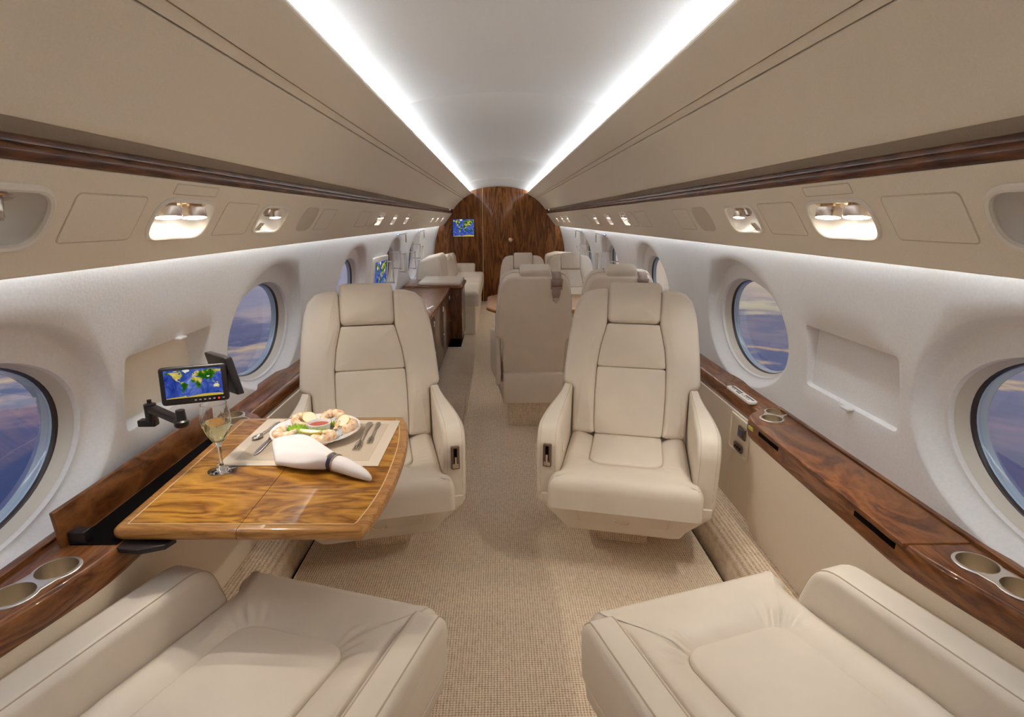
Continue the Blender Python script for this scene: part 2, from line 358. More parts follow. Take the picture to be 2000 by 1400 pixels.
def tube(path, r, n=10, closed=False):
    P = [Vector(p) for p in path]; m = len(P); rs = r if isinstance(r, (list, tuple)) else [r] * m
    R = []; prev = None
    for i in range(m):
        if closed: tdir = P[(i + 1) % m] - P[i - 1]
        else: tdir = P[min(i + 1, m - 1)] - P[max(i - 1, 0)]
        tdir.normalize()
        if prev is None:
            up = Vector((0, 0, 1)) if abs(tdir.z) < 0.9 else Vector((1, 0, 0)); u = tdir.cross(up).normalized()
        else:
            u = (prev - tdir * prev.dot(tdir)).normalized()
        prev = u; w = tdir.cross(u)
        R.append([tuple(P[i] + (u * cos(2 * pi * k / n) + w * sin(2 * pi * k / n)) * rs[i]) for k in range(n)])
    if closed:
        v, f = loft(R, True, False, False); b = (m - 1) * n
        for j in range(n): f.append((b + j, b + (j + 1) % n, (j + 1) % n, j))
        return v, f
    return loft(R)
def lathe(prof, n=32, fr=None, cap=True):
    R = []
    for r, z in prof: R.append([((fr(r, z, 2 * pi * k / n) if fr else r) * cos(2 * pi * k / n), (fr(r, z, 2 * pi * k / n) if fr else r) * sin(2 * pi * k / n), z) for k in range(n)])
    return loft(R, True, cap and prof[0][0] > 1e-6, cap and prof[-1][0] > 1e-6)
def prism(outline, z0, z1, bev=0.0, n=None):
    o = outline if area2(outline) > 0 else outline[::-1]
    if n: o = resample(o, n)
    if bev <= 0: return loft([[(x, y, z0) for x, y in o], [(x, y, z1) for x, y in o]])
    R = [[(x, y, z0 + bev * (1 - cos(a))) for x, y in inset(o, bev * (1 - sin(a)))] for a in (0, pi / 6, pi / 3, pi / 2)]
    R += [[(x, y, z1 - bev * (1 - sin(a))) for x, y in inset(o, bev * (1 - cos(a)))] for a in (0, pi / 6, pi / 3, pi / 2)]
    return loft(R)
def rrect(w, h, r, cx=0, cy=0, seg=6): return roundpoly([(cx - w / 2, cy - h / 2), (cx + w / 2, cy - h / 2), (cx + w / 2, cy + h / 2), (cx - w / 2, cy + h / 2)], r, seg)
def oriented(d):
    d = Vector(d).normalized(); q = Vector((0, 0, 1)).rotation_difference(d).to_matrix()
    return lambda x, y, z: tuple(q @ Vector((x, y, z)))
def at(p, d=None):
    p = Vector(p); g = oriented(d) if d is not None else (lambda x, y, z: (x, y, z))
    def fn(x, y, z):
        a = g(x, y, z); return (a[0] + p.x, a[1] + p.y, a[2] + p.z)
    return fn

# ------------------------------------------------------------------ the cabin shell
YB = 9.66; Y0C = -3.0
def lerp(a, b, t): return a + (b - a) * t
def up(Y, near, far):
    t = Y / YB; return (lerp(near[0], far[0], t), lerp(near[1], far[1], t))
LIP = ((.455, 1.846), (.452, 1.778)); REV = ((.775, 1.573), (.765, 1.525)); WT = ((.80, 1.553), (.79, 1.50)); WB = ((.80, 1.510), (.787, 1.460)); PB = ((.93, 1.31), (.933, 1.265)); APEX = (1.955, 1.893)
def wallx(z): return 1.10 - (.39 * (z - .75) ** 2 if z > .75 else 0)

def strip(profile, ys):
    """profile(Y) -> list of (x, z); swept along Y"""
    R = [[(x, y, z) for x, z in profile(y)] for y in ys]
    n = len(R[0]); v = [p for r in R for p in r]; f = []
    for i in range(len(R) - 1):
        for j in range(n - 1): a = i * n + j; f.append((a, a + 1, a + 1 + n, a + n))
    return v, f
YS = [Y0C, 0.0, 2.0, 4.0, 6.0, 8.0, YB + .03]
def mir(s): return lambda x, y, z: (s * x, y, z)

# central ceiling panel with fine transverse seams
def ceil_prof(Y):
    ap = lerp(APEX[0], APEX[1], Y / YB); lp = up(Y, *LIP); ze = lp[1] + 0.045; xe = 0.60
    pts = []
    k = (ap - ze) / (0.47 ** 2)
    for i in range(33):
        x = -xe + 2 * xe * i / 32; pts.append((x, ap - k * x * x))
    return pts
seams = [0.9, 2.63, 5.24, 7.6]; ys = sorted(YS + [s + d for s in seams for d in (-.004, 0, .004)])
R = []
mb = MB()
v, f = strip(ceil_prof, ys)
v = [(x, y, z + (0.003 if any(abs(y - s) < 1e-6 for s in seams) else 0)) for x, y, z in v]
struct(mb.add((v, f)).build('ceiling', 'ceil', flip=True), 'pale arched centre ceiling panel between the two light coves')

def side_panel_prof(Y):
    a = Vector(up(Y, *LIP)); b = Vector(up(Y, *REV)); d = b - a; nrm = Vector((-d.y, d.x)).normalized()
    if nrm.y < 0: nrm = -nrm
    pts = [(a.x + .012, a.y + .020), (a.x + .004, a.y + .014), (a.x, a.y + .004), (a.x + .002, a.y)]
    ts = [0.02 + 0.04 * i for i in range(8)] + [.330, .3305, .339, .3395, .345, .372, .395, .4005, .401, .4095, .410] + [.44 + .05 * i for i in range(12)]
    for t in ts:
        off = 0.028 * 4 * t * (1 - t)
        if .3302 < t < .4098: off += .016 if (t < .3392 or t > .4008) else .004
        p = a + d * t + nrm * off; pts.append((p.x, p.y))
    pts += [(b.x + .002, b.y + .001), (b.x + .004, b.y + .006), (b.x + .010, b.y + .012)]
    return pts
def recess_prof(Y):
    b = up(Y, *REV); w = up(Y, *WT)
    return [(b[0] + .008, b[1] + .010), (b[0] + .045, b[1] + .028), (b[0] + .064, b[1] + .024), (b[0] + .066, w[1] - .02)]
def cove_back_prof(Y):
    l = up(Y, *LIP); return [(l[0] + .012, l[1] + .020), (l[0] + .03, l[1] + .004), (l[0] + .09, l[1] - .02), (l[0] + .15, l[1] - .0)]
def wood_prof(Y):
    t = up(Y, *WT); b = up(Y, *WB); xo = t[0] + .045
    return [(xo, t[1] + .004), (t[0] + .014, t[1] + .003), (t[0] + .006, t[1]), (t[0] + .004, t[1] - .006), (t[0] + .004, t[1] - .012), (t[0] + .002, t[1] - .013), (t[0] - .003, t[1] - .017), (t[0] - .004, t[1] - .026), (b[0] - .002, b[1] + .006), (b[0] + .004, b[1] + .001), (b[0] + .03, b[1] - .004)]
for s, nm in ((-1, 'left'), (1, 'right')):
    k = 1 if s < 0 else 2
    o = one('ceiling_side_' + nm, strip(side_panel_prof, YS), 'beige', fn=mir(s), angle=30); struct(o, f'long beige overhead panel along the {nm} side of the ceiling')
    o = one('trim_%d' % k, strip(wood_prof, YS), 'wood_y', fn=mir(s), angle=50); struct(o, f'dark glossy walnut moulding above the {nm} service panel')
    o = one('trim_%d' % (k + 2), strip(recess_prof, YS), 'beige', fn=mir(s)); struct(o, f'shadow gap above the {nm} walnut moulding')
    o = one('trim_%d' % (k + 4), strip(cove_back_prof, YS), 'ceil', fn=mir(s)); struct(o, f'back of the {nm} light cove')
    # cove tubes, in lengths like the fluorescent tubes they are
    mb = MB()
    y = Y0C + 0.05
    while y < YB - 0.1:
        y1 = min(y + 1.05, YB - .03); a = up(y, *LIP); b = up(y1, *LIP)
        dx, dz, w = .058, .012, .011
        v = [(a[0] + dx - w * .6, y, a[1] + dz + w), (a[0] + dx + w * .6, y, a[1] + dz + w * .2), (b[0] + dx + w * .6, y1, b[1] + dz + w * .2), (b[0] + dx - w * .6, y1, b[1] + dz + w),
             (a[0] + dx - w * .9, y, a[1] + dz - w), (b[0] + dx - w * .9, y1, b[1] + dz - w)]
        mb.add((v, [(0, 1, 2, 3), (4, 0, 3, 5)]), 0, mir(s)); y = y1 + 0.012
    struct(mb.build('trim_%d' % (k + 6), 'cove'), f'bright white cove light along the {nm} edge of the ceiling')
    mb = MB()
    y = Y0C + 0.05
    while y < YB - 0.1:
        y1 = min(y + 1.05, YB - .03); a = up(y, *PB); b = up(y1, *PB)
        v = [(a[0] + .010, y, a[1] + .034), (a[0] + .026, y, a[1] + .030), (b[0] + .026, y1, b[1] + .030), (b[0] + .010, y1, b[1] + .034)]
        mb.add((v, [(0, 1, 2, 3)]), 0, mir(s)); y = y1 + 0.012
    struct(mb.build('trim_%d' % (k + 8), 'wash'), f'hidden wash light under the {nm} service panel')

# ---- service panel with openings
Z0W, Z1W = .655, 1.335
def psu(Y, s, d=0.0):
    T = Vector(up(Y, *WB)); B = Vector(up(Y, *PB)); e = (B - T).normalized(); n = Vector((-e.y, e.x))
    if n.x < 0: n = -n
    p = T + e * (s + .011) + n * d; return (p.x, Y, p.y)
def psu_len(Y): return (Vector(up(Y, *PB)) - Vector(up(Y, *WB))).length - .011
def cell(y0, y1, s0, s1, hole, ctr, surf, nr=2):
    """quad ring patch between a hole outline and its rectangular cell"""
    n = len(hole); outer = []
    for (y, s) in hole:
        dy, ds = y - ctr[0], s - ctr[1]; k = 1e9
        if dy > 1e-9: k = min(k, (y1 - ctr[0]) / dy)
        if dy < -1e-9: k = min(k, (y0 - ctr[0]) / dy)
        if ds > 1e-9: k = min(k, (s1 - ctr[1]) / ds)
        if ds < -1e-9: k = min(k, (s0 - ctr[1]) / ds)
        outer.append([ctr[0] + dy * k, ctr[1] + ds * k])
    for c in ((y0, s0), (y1, s0), (y1, s1), (y0, s1)):
        a = atan2(c[1] - ctr[1], c[0] - ctr[0]); best = min(range(n), key=lambda i: abs((atan2(hole[i][1] - ctr[1], hole[i][0] - ctr[0]) - a + pi) % (2 * pi) - pi)); outer[best] = list(c)
    return outer
OFF = {-1: 0.0, 1: -0.066}
READ = []   # openings: (yc, w, sc, h, r, kind)
for yc, w, sc, h, r, kind in [(0.905, .36, .096, .122, .06, 'air'), (1.545, .275, .098, .112, .052, 'pair'), (2.14, .25, .098, .108, .045, 'mixed'),
                              (4.08, .19, .098, .10, .035, 'mixed'), (4.66, .17, .098, .10, .035, 'single'), (5.29, .17, .098, .10, .035, 'single'), (7.35, .14, .10, .09, .03, 'single'), (7.95, .14, .10, .09, .03, 'single'), (8.65, .14, .10, .09, .03, 'single')]:
    READ.append((yc, w, sc, h, r, kind))
for s, nm in ((-1, 'left'), (1, 'right')):
    mb = MB(); prev = Y0C; mm = mir(s)
    def plainq(a, b):
        st = max(2, int((b - a) / .5) + 2); v = []; f = []
        for i in range(st):
            y = a + (b - a) * i / (st - 1); Lq = psu_len(y)
            prof = [psu(y, -.012, .012), psu(y, -.011, 0), psu(y, Lq - .006, 0), psu(y, Lq - .001, .003), psu(y, Lq + .001, .010), psu(y, Lq - .002, .013)]
            v += prof
        for i in range(st - 1):
            for j in range(5): q = i * 6 + j; f.append((q, q + 1, q + 7, q + 6))
        mb.add((v, f), 0, mm)
    for yc, w, sc, h, r, kind in READ:
        yc += OFF[s]; y0, y1 = yc - w / 2 - .03, yc + w / 2 + .03
        plainq(prev, y0); prev = y1
        hole = resample([(yc + a, sc + b) for a, b in rrect(w, h, r, seg=12)], 112)
        Lq = psu_len(yc); s0, s1 = -.011, Lq - .006
        outer = cell(y0, y1, s0, s1, hole, (yc, sc), None)
        v = [psu(y, q, 0) for y, q in hole] + [psu(y, q, 0) for y, q in outer]; n = len(hole)
        mb.add((v, [(j, (j + 1) % n, n + (j + 1) % n, n + j) for j in range(n)]), 0, mm)
        # lower return of the panel under the opening
        v = []
        for y in (y0, y1):
            v += [psu(y, -.012, .012), psu(y, -.011, 0), psu(y, s1, 0), psu(y, s1 + .005, .003), psu(y, s1 + .007, .010), psu(y, s1 + .004, .013)]
        mb.add((v, [(0, 1, 7, 6), (2, 3, 9, 8), (3, 4, 10, 9), (4, 5, 11, 10)]), 0, mm)
    plainq(prev, YB + .02)
    v = []
    for y in (Y0C, YB + .02): a = up(y, *PB); v += [(a[0] - .02, y, a[1] + .055), (wallx(Z1W) + .02, y, Z1W + .02 + .0 * y), (wallx(Z1W) + .02, y, Z1W - .01)]
    mb.add((v, [(0, 1, 4, 3), (1, 2, 5, 4)]), 0, mm)
    o = mb.build('wall_upper_' + nm, 'beige', angle=0); struct(o, f'slanted beige passenger service panel along the {nm} wall')

# ---- side walls with windows and the monitor bays
WIN = {1: [1.0, 2.515, 4.06, 5.60, 7.17], -1: [1.08, 2.60, 4.12, 5.68, 7.18]}
BAY = {1: (1.712, .242, .934, .112), -1: (1.79, .245, .927, .112)}    # y centre, half width, z centre, half height
HW, HH = .358, .212
ZCS = {1: .919, -1: .900}
def wsurf(y, z, d=0.0):
    x = wallx(z); sl = .78 * (z - .75) if z > .75 else 0; n = 1 / sqrt(1 + sl * sl); return (x + d * n, y, z + d * sl * n)
win_no = 0
for s, nm in ((-1, 'left'), (1, 'right')):
    mm = mir(s); mb = MB(); prev = Y0C; ZC = ZCS[s]
    items = [(y, 'w') for y in WIN[s]] + [(BAY[s][0], 'b')]; items.sort()
    def plainw(a, b):
        v = []; f = []; zs = [Z0W + (Z1W - Z0W) * i / 14 for i in range(15)]
        for y in (a, b): v += [wsurf(y, z) for z in zs]
        for j in range(14): f.append((j, j + 1, j + 16, j + 15))
        mb.add((v, f), 0, mm)
    for yc, kind in items:
        if kind == 'w':
            y0, y1 = yc - .435, yc + .435
            if y0 > prev + .001: plainw(prev, y0)
            prev = y1; NA = 160; rings = []
            hole = [(yc + HW * cos(2 * pi * k / NA), ZC + HH * sin(2 * pi * k / NA)) for k in range(NA)]
            outer = cell(y0, y1, Z0W, Z1W, hole, (yc, ZC), None)
            def dish(k):
                a = 2 * pi * k / NA; return (yc + .430 * cos(a), ZC + (.318 if sin(a) > 0 else .255) * sin(a))
            for i in range(-4, 0):      # rounded lip into the opening
                t = -i / 4.0; sc = 1 - .022 * t * t; rings.append([wsurf(yc + (y - yc) * sc, ZC + (z - ZC) * sc, .050 + .012 * sin(t * pi / 2) * t) for y, z in hole])
            for i in range(19):
                t = i / 18.0; ring = []
                for k in range(NA):
                    a = 2 * pi * k / NA; d0 = dish(k); h0 = hole[k]; tt = max(0, (t - .12) / .88); q = tt * tt * (3 - 2 * tt)
                    if sin(a) > -.2:
                        t2 = max(0, (t - .62) / .38); q2 = t2 * t2 * (3 - 2 * t2); mixk = min(1, max(0, (sin(a) + .2) / .7)); q = q * (1 - mixk) + q2 * mixk
                    ring.append(wsurf(lerp(h0[0], d0[0], t), lerp(h0[1], d0[1], t), .050 * (1 - q)))
                rings.append(ring)
            for i in range(1, 5):
                t = i / 4.0; rings.append([wsurf(lerp(dish(k)[0], outer[k][0], t), lerp(dish(k)[1], outer[k][1], t)) for k in range(NA)])
            mb.add(loft(rings, True, False, False), 0, mm)
            # the window itself
            win_no += 1
            w = bpy.data.objects.new('window_%d' % win_no, None); COL.objects.link(w); struct(w, f'oval cabin window in the {nm} wall')
            def er(k_, d_): return [wsurf(yc + HW * k_ * cos(2 * pi * j / 64), ZC + HH * k_ * sin(2 * pi * j / 64), d_) for j in range(64)]
            one('window_sleeve', loft([er(.980, .060), er(.970, .064), er(.955, .074), er(.930, .084), er(.922, .088)], True, False, False), 'shade', w, fn=mm)
            one('window_gasket', loft([er(.925, .086), er(.918, .087), er(.912, .090), er(.904, .095), er(.900, .098)], True, False, False), 'gasket', w, fn=mm)
            one('pane_edge', loft([er(.902, .096), er(.895, .099), er(.888, .108), er(.872, .112), er(.868, .115)], True, False, False), 'acrylic', w, fn=mm)
            one('pane', loft([er(.899, .099), er(.001, .099)], True, False, False), 'pane', w, fn=mm)
            one('window_surround', loft([er(.868, .114), er(1.25, .114), er(1.25, .055)], True, False, False), 'gasket', w, fn=mm)
        else:
            yb, hb, zb, vb = BAY[s]; y0, y1 = prev, [q for q, kk in items if kk == 'w' and q > yc][0] - .435
            hole = resample([(yb + a, zb + b) for a, b in rrect(2 * hb, 2 * vb, .018, seg=5)], 192)
            outer = cell(y0, y1, Z0W, Z1W, hole, (yb, zb), None); n = 192; rings = []
            XB = 1.118 if s > 0 else 1.165
            deep = []
            for y, z in inset(hole, .006): deep.append((XB, y, z))
            rings.append(deep)
            rings.append([wsurf(y, z, .008) for y, z in inset(hole, .004)])
            rings.append([wsurf(y, z, .0012) for y, z in inset(hole, .001)]); rings.append([wsurf(y, z) for y, z in inset(hole, -.0015)])
            for i in range(1, 4):
                t = i / 3.0; rings.append([wsurf(lerp(inset(hole, -.0015)[k][0], outer[k][0], t), lerp(inset(hole, -.0015)[k][1], outer[k][1], t)) for k in range(n)])
            mb.add(loft(rings, True, False, False), 0, mm); prev = y1
            bay_ring = deep
    plainw(prev, YB + .03)
    wall = struct(mb.build('wall_' + nm, 'suede', angle=35), f'white suede {nm} side wall with oval windows')
    yb, hb, zb, vb = BAY[s]; XB = 1.118 if s > 0 else 1.165
    o = one('recess_panel', box(XB - .001, XB + .01, yb - hb - .002, yb + hb + .002, zb - vb - .002, zb + vb + .002), 'suede' if s > 0 else 'beige', wall, fn=mm); o['kind'] = 'structure'
    if s > 0: tb = box(wallx(zb - vb) - .022, wallx(zb - vb) + .012, yb - .045, yb - .005, zb - vb - .004, zb - vb + .003, .002)
    else: tb = box(wallx(zb + vb) - .014, wallx(zb + vb) + .012, yb + .005, yb + .05, zb + vb - .006, zb + vb + .001, .002)
    o = one('pull_tab', tb, 'tabw', wall, fn=mm); o['kind'] = 'structure'; o['label'] = 'pale metal pull tab'
    # thin vertical panel joints
    for yj in (3.16, 4.66) if s > 0 else (3.2, 4.72):
        pts = [wsurf(yj, Z0W + .02 + (1.30 - Z0W) * i / 12, .0005) for i in range(12)]
        o = one('panel_joint', tube(pts, .0012, 6), 'white_plastic', wall, fn=mm); o['kind'] = 'structure'

# ---- floor, risers, lower panels
struct(one('floor', box(-.865, .865, Y0C, YB, -.05, 0), 'carpet'), 'woven beige carpet of the aisle')
for s, nm in ((-1, 'left'), (1, 'right')):
    k = 11 if s < 0 else 12
    struct(one('trim_%d' % k, box(.855, .90, Y0C, YB, -.055, -.03), 'black_matte', fn=mir(s)), f'black seat track gap beside the {nm} carpeted step')
    rp = lambda Y: [(.888, -.05), (.888, .07), (.893, .105), (.905, .14), (.925, .167), (.955, .188), (1.0, .197), (1.06, .20)]
    struct(one('baseboard_' + nm, strip(rp, [Y0C, 2, 4, 6, YB]), 'carpet', fn=mir(s), angle=60), f'carpeted step along the {nm} wall')
# bulkhead
bp = []
for i in range(33):
    x = -.52 + 1.04 * i / 32; ap = APEX[1]; ze = LIP[1][1] + .045; bp.append((x, ap - (ap - ze) / (.47 ** 2) * x * x + .004))
bp = [(-1.13, -.02), (1.13, -.02), (1.13, .9), (1.09, 1.15), (1.02, 1.30), (.90, 1.40), (.83, 1.50), (.70, 1.64), (.56, 1.78)] + bp[::-1] + [(-.56, 1.78), (-.70, 1.64), (-.83, 1.50), (-.90, 1.40), (-1.02, 1.30), (-1.09, 1.15), (-1.13, .9)]
o = one('wall_end', prism(bp, 0, .05), 'wood_z', fn=lambda x, y, z: (x, YB + z, y)); struct(o, 'glossy walnut bulkhead closing the far end of the cabin')
d = MB().add(box(-.274, .234, YB - .012, YB + .01, .0, 1.87, .002)).build('door_1', 'wood_z'); struct(d, 'walnut door in the far bulkhead')
kn = one('door_knob', lathe([(0, 0), (.034, 0), (.036, .006), (.030, .012), (.02, .016), (0, .018)], 24), 'brass', d, fn=at((.183, YB - .012, 1.036), (0, -1, 0))); kn['label'] = 'round brass door latch'
struct(one('trim_13', box(-.283, -.275, YB - .016, YB, 0, 1.87), 'inlay'), 'pale strip beside the bulkhead door')
o = one('wall_rear', box(-1.2, 1.2, Y0C - .05, Y0C, -.05, 2.05), 'beige'); struct(o, 'beige bulkhead behind the viewpoint')

# ------------------------------------------------------------------ side ledges
def ledge_outline(y_far, wide=True, xin=1.0, xw=.92, near=-1.5, d=0.0, y_wide=2.10):
    pts = [(1.115, near), (xin + d, near)]
    for k in range(9):
        t = k / 8; pts.append((lerp(xin, xw, t * t * (3 - 2 * t)) + d, .80 + .40 * t))
    pts += [(xw + d, y_wide - .17), (xw + .006 + d, y_wide - .115), (xw + .022 + d, y_wide - .07), (xw + .048 + d, y_wide - .035), (xin + d, y_wide - .012), (xin + .035 + d, y_wide + .012)]
    pts += [(1.115, y_wide + .012)]
    return pts
def cup_holder(parent, s, centers, r=.040):
    a, b = [Vector(c) for c in centers]
    ax = (b - a).normalized(); nx = Vector((-ax.y, ax.x)); Ld = (b - a).length; out = []
    for k in range(80):
        th = 2 * pi * k / 80; best = 0; dirv = ax * cos(th) + nx * sin(th)
    # figure-eight rim: union outline of two circles with a waist
    ro = r + .007; pts = []
    for k in range(25):
        th = -2.2 + 4.4 * k / 24; p = b + (ax * cos(th) + nx * sin(th)) * ro; pts.append((p.x, p.y))
    for k in range(25):
        th = pi - 2.2 + 4.4 * k / 24; p = a + (ax * cos(th) + nx * sin(th)) * ro; pts.append((p.x, p.y))
    pts = pts if area2(pts) > 0 else pts[::-1]
    hl = [[(c.x + (r - .0005) * cos(2 * pi * k / 40), c.y + (r - .0005) * sin(2 * pi * k / 40)) for k in range(40)] for c in (a, b)]
    mbh = MB(); mbh.add(cut_top(inset(pts, .0015), hl, 0, .6735), 0, mir(s)); mbh.add(loft([[(x, y, .669) for x, y in pts], [(x, y, .6725) for x, y in pts], [(x, y, .6735) for x, y in inset(pts, .0015)]], True, False, False), 0, mir(s))
    h = mbh.build('cup_holder', 'steel_rim', parent); h['label'] = 'twin brushed metal cup holder'
    for c in (a, b):
        pass
        one('cup_liner', lathe([(r - .001, .6748), (r - .004, .60), (r - .008, .592), (0, .591)], 40, cap=False), 'steel_cup', h, fn=lambda x, y, z, c=c: (s * (x + c.x), y + c.y, z))
    return h
def cut_top(outline, holes, z0, z1):
    """prism of outline with round holes, via boolean-free triangulation"""
    bm = bmesh.new(); loops = [outline] + holes; edges = []
    for lp in loops:
        vs = [bm.verts.new((x, y, z1)) for x, y in lp]
        edges += [bm.edges.new((vs[i], vs[(i + 1) % len(vs)])) for i in range(len(vs))]
    bmesh.ops.triangle_fill(bm, edges=edges, use_beauty=True)
    bm.verts.index_update(); out = ([tuple(v.co) for v in bm.verts], [tuple(v.index for v in f.verts) for f in bm.faces]); bm.free()
    return out
CUPS = {1: {'near': [(1.030, 1.075), (1.052, .985)], 'far': [(1.060, 2.070), (1.010, 2.000)]}, -1: {'near': [(.998, 1.105), (1.022, 1.018)], 'far': [(1.062, 2.09), (1.012, 2.022)]}}
CR = {'near': .040, 'far': .037}
def make_ledge(s, nm):
    label = {1: 'long walnut side ledge on the right with closed table lid and cup holders', -1: 'long walnut side ledge on the left with raised table lid behind the table'}[s]
    t = thing('side_ledge', label, 'ledge'); mm = mir(s)
    yw = 2.12 if s > 0 else 2.14
    out = ledge_outline(0, y_wide=yw); fr = inset(out[::-1], .0)
    circ = []
    for key in ('near', 'far'):
        for c in CUPS[s][key]: circ.append([(c[0] + (CR[key] + .001) * cos(2 * pi * k / 30), c[1] + (CR[key] + .001) * sin(2 * pi * k / 30)) for k in range(30)])
    body = out
    mb = MB()
    e1 = inset(body if area2(body) > 0 else body[::-1], .012)
    mb.add(cut_top(inset(body if area2(body) > 0 else body[::-1], .012), circ, 0, .67), 0, mm)
    o_ = body if area2(body) > 0 else body[::-1]
    mb.add(loft([[(x, y, .600) for x, y in inset(o_, .02)], [(x, y, .600) for x, y in inset(o_, .006)], [(x, y, .604) for x, y in inset(o_, .001)], [(x, y, .612) for x, y in o_], [(x, y, .652) for x, y in o_], [(x, y, .662) for x, y in inset(o_, .002)], [(x, y, .668) for x, y in inset(o_, .006)], [(x, y, .67) for x, y in inset(o_, .012)]], True, False, False), 0, mm)
    mb.build('ledge_top', 'wood_ledge', t, 50)
    yend = YB if s > 0 else 3.02
    npf = [(1.10, .598), (1.0 + .004, .600), (1.0, .606), (1.0 - .002, .63), (1.0, .654), (1.006, .664), (1.016, .669), (1.03, .67), (1.075, .67), (1.082, .676), (1.13, .676)]
    one('rear_ledge', strip(lambda Y: [(x, z - .0008) for x, z in npf], [yw - .016, 3.02] if s < 0 else [yw - .016, 4, 6, YB]), 'wood_ledge', t, 50, fn=mm)
    one('back_rail', box(1.088, 1.112, -1.5, yw, .668, .679, .003), 'wood_ledge', t, fn=mm)
    for key in ('near', 'far'): cup_holder(t, s, CUPS[s][key], CR[key])
    # lid of the stowed table
    if s > 0:
        lid = one('table_lid', box(.918, 1.082, 1.155, 1.925, .664, .674, .0025), 'wood_burl', t, fn=mm)
        one('finger_slot', box(.9192, .935, 1.76, 1.91, .641, .657, .002), 'black_matte', t, fn=mm)
        one('finger_slot', box(.9192, .935, 1.18, 1.34, .641, .657, .002), 'black_matte', t, fn=mm)
        lb = one('safety_label', box(.9175, .921, 1.955, 1.99, .638, .650), 'yellow_label', t, fn=mm); lb['label'] = 'small yellow label'
        ct = one('control_panel', prism(rrect(.040, .24, .016), 0, .012, .003), 'white_plastic', t, fn=lambda x, y, z: (1.014 + x + .25 * 0, 2.285 + y, .6695 + z)); ct['label'] = 'pale seat control panel with dark keys'
        for yy, w_, xx in ((2.37, .05, .004), (2.315, .055, .004), (2.30, .04, -.009), (2.22, .075, .006)): one('key_row', box(1.014 + xx - .004, 1.014 + xx + .004, yy - w_ / 2, yy + w_ / 2, .681, .6825), 'grey_key', ct)
        for q in range(4): one('push_button', lathe([(.004, 0), (.004, .003), (0, .0035)], 12), 'nickel', ct, fn=at((1.006, 2.20 + .02 * q, .681)))
        for q in range(2): one('push_button', lathe([(.004, 0), (.004, .003), (0, .0035)], 12), 'nickel', ct, fn=at((1.006, 2.345 + .02 * q, .681)))
    else:
        lid = one('table_lid', box(-.006, .006, 1.19, 1.93, 0, .105, .003), 'wood_burl', t, fn=lambda x, y, z: (-1.05 + x - .22 * z * .35, y, .655 + z)); lid['label'] = 'figured walnut lid standing open against the wall'
        one('well_shadow', box(-1.04, -.93, 1.20, 1.93, .6705, .672), 'black_matte', t)  # flat black sheet painting the shadow in the well between lid and table
        hg = one('hinge_bracket', box(-1.045, -1.005, 1.205, 1.235, .67, .70, .002), 'black', t)
        arm = one('table_support', prism([(0, 0), (.11, -.02), (.16, .0), (.17, .03), (.10, .05), (0, .045)], .655, .668, .002), 'black', t, fn=lambda x, y, z: (-.98 + x, 1.20 + y, z)); arm['label'] = 'black metal table support arm'
        for q in ((-.945, 1.215), (-.93, 1.228)): one('rivet', lathe([(.006, 0), (.006, .002), (0, .003)], 12), 'brass', arm, fn=at((q[0], q[1], .668)))
    # panels below
    lo = ledge_outline(0, d=.008, y_wide=yw - .01); lo = lo if area2(lo) > 0 else lo[::-1]
    lb_ = []
    for x, y in lo:
        lb_.append((x if x > 1.09 else lerp(x, .985 if False else x + .045 * (1.02 - x) / .09 if x < 1.02 else x, 1.0), y))
    mb = MB(); mb.add(loft([[(x, y, .185) for x, y in lb_], [(x, y, .602) for x, y in lo]], True, False, False), 0, mm)
    mb.build('side_box', 'lower', t, 40)
    one('lower_panel', strip(lambda Y: [(1.02, .606), (.992, .604), (.992, .18)], [yw - .06, yend]), 'lower', t, fn=mm)
    if s > 0:
        # recessed outlet pocket
        fr_ = [(rrect(.19, .165, .012, 2.215, .515, 4))]
        o1 = resample(fr_[0], 40); o2 = inset(o1, .012)
        pk = one('outlet_panel', loft([[(.990, y, z) for y, z in o1], [(.986, y, z) for y, z in inset(o1, .003)], [(.986, y, z) for y, z in inset(o1, .009)], [(.990, y, z) for y, z in o2]], True, False, True), 'lower', t)
        pk['label'] = 'beige framed outlet panel with two dark sockets'
        one('socket', box(.982, .992, 2.15, 2.22, .515, .565, .004), 'bronze_plate', pk); one('socket_face', box(.980, .983, 2.162, 2.208, .525, .556, .001), 'grey_key', pk)
        q = one('jack_plate', prism(rrect(.085, .034, .015), 0, .006, .002), 'bronze_plate', pk, fn=lambda x, y, z: (.988 - z, 2.205 + x, .468 + y))
        for k in range(3): one('jack', lathe([(.007, 0), (.007, .004), (.004, .004), (.004, .001), (0, .001)], 14), 'black', pk, fn=at((.983, 2.18 + .022 * k, .468), (-1, 0, 0)))
    else:
        pass
    return t
make_ledge(1, 'right'); make_ledge(-1, 'left')

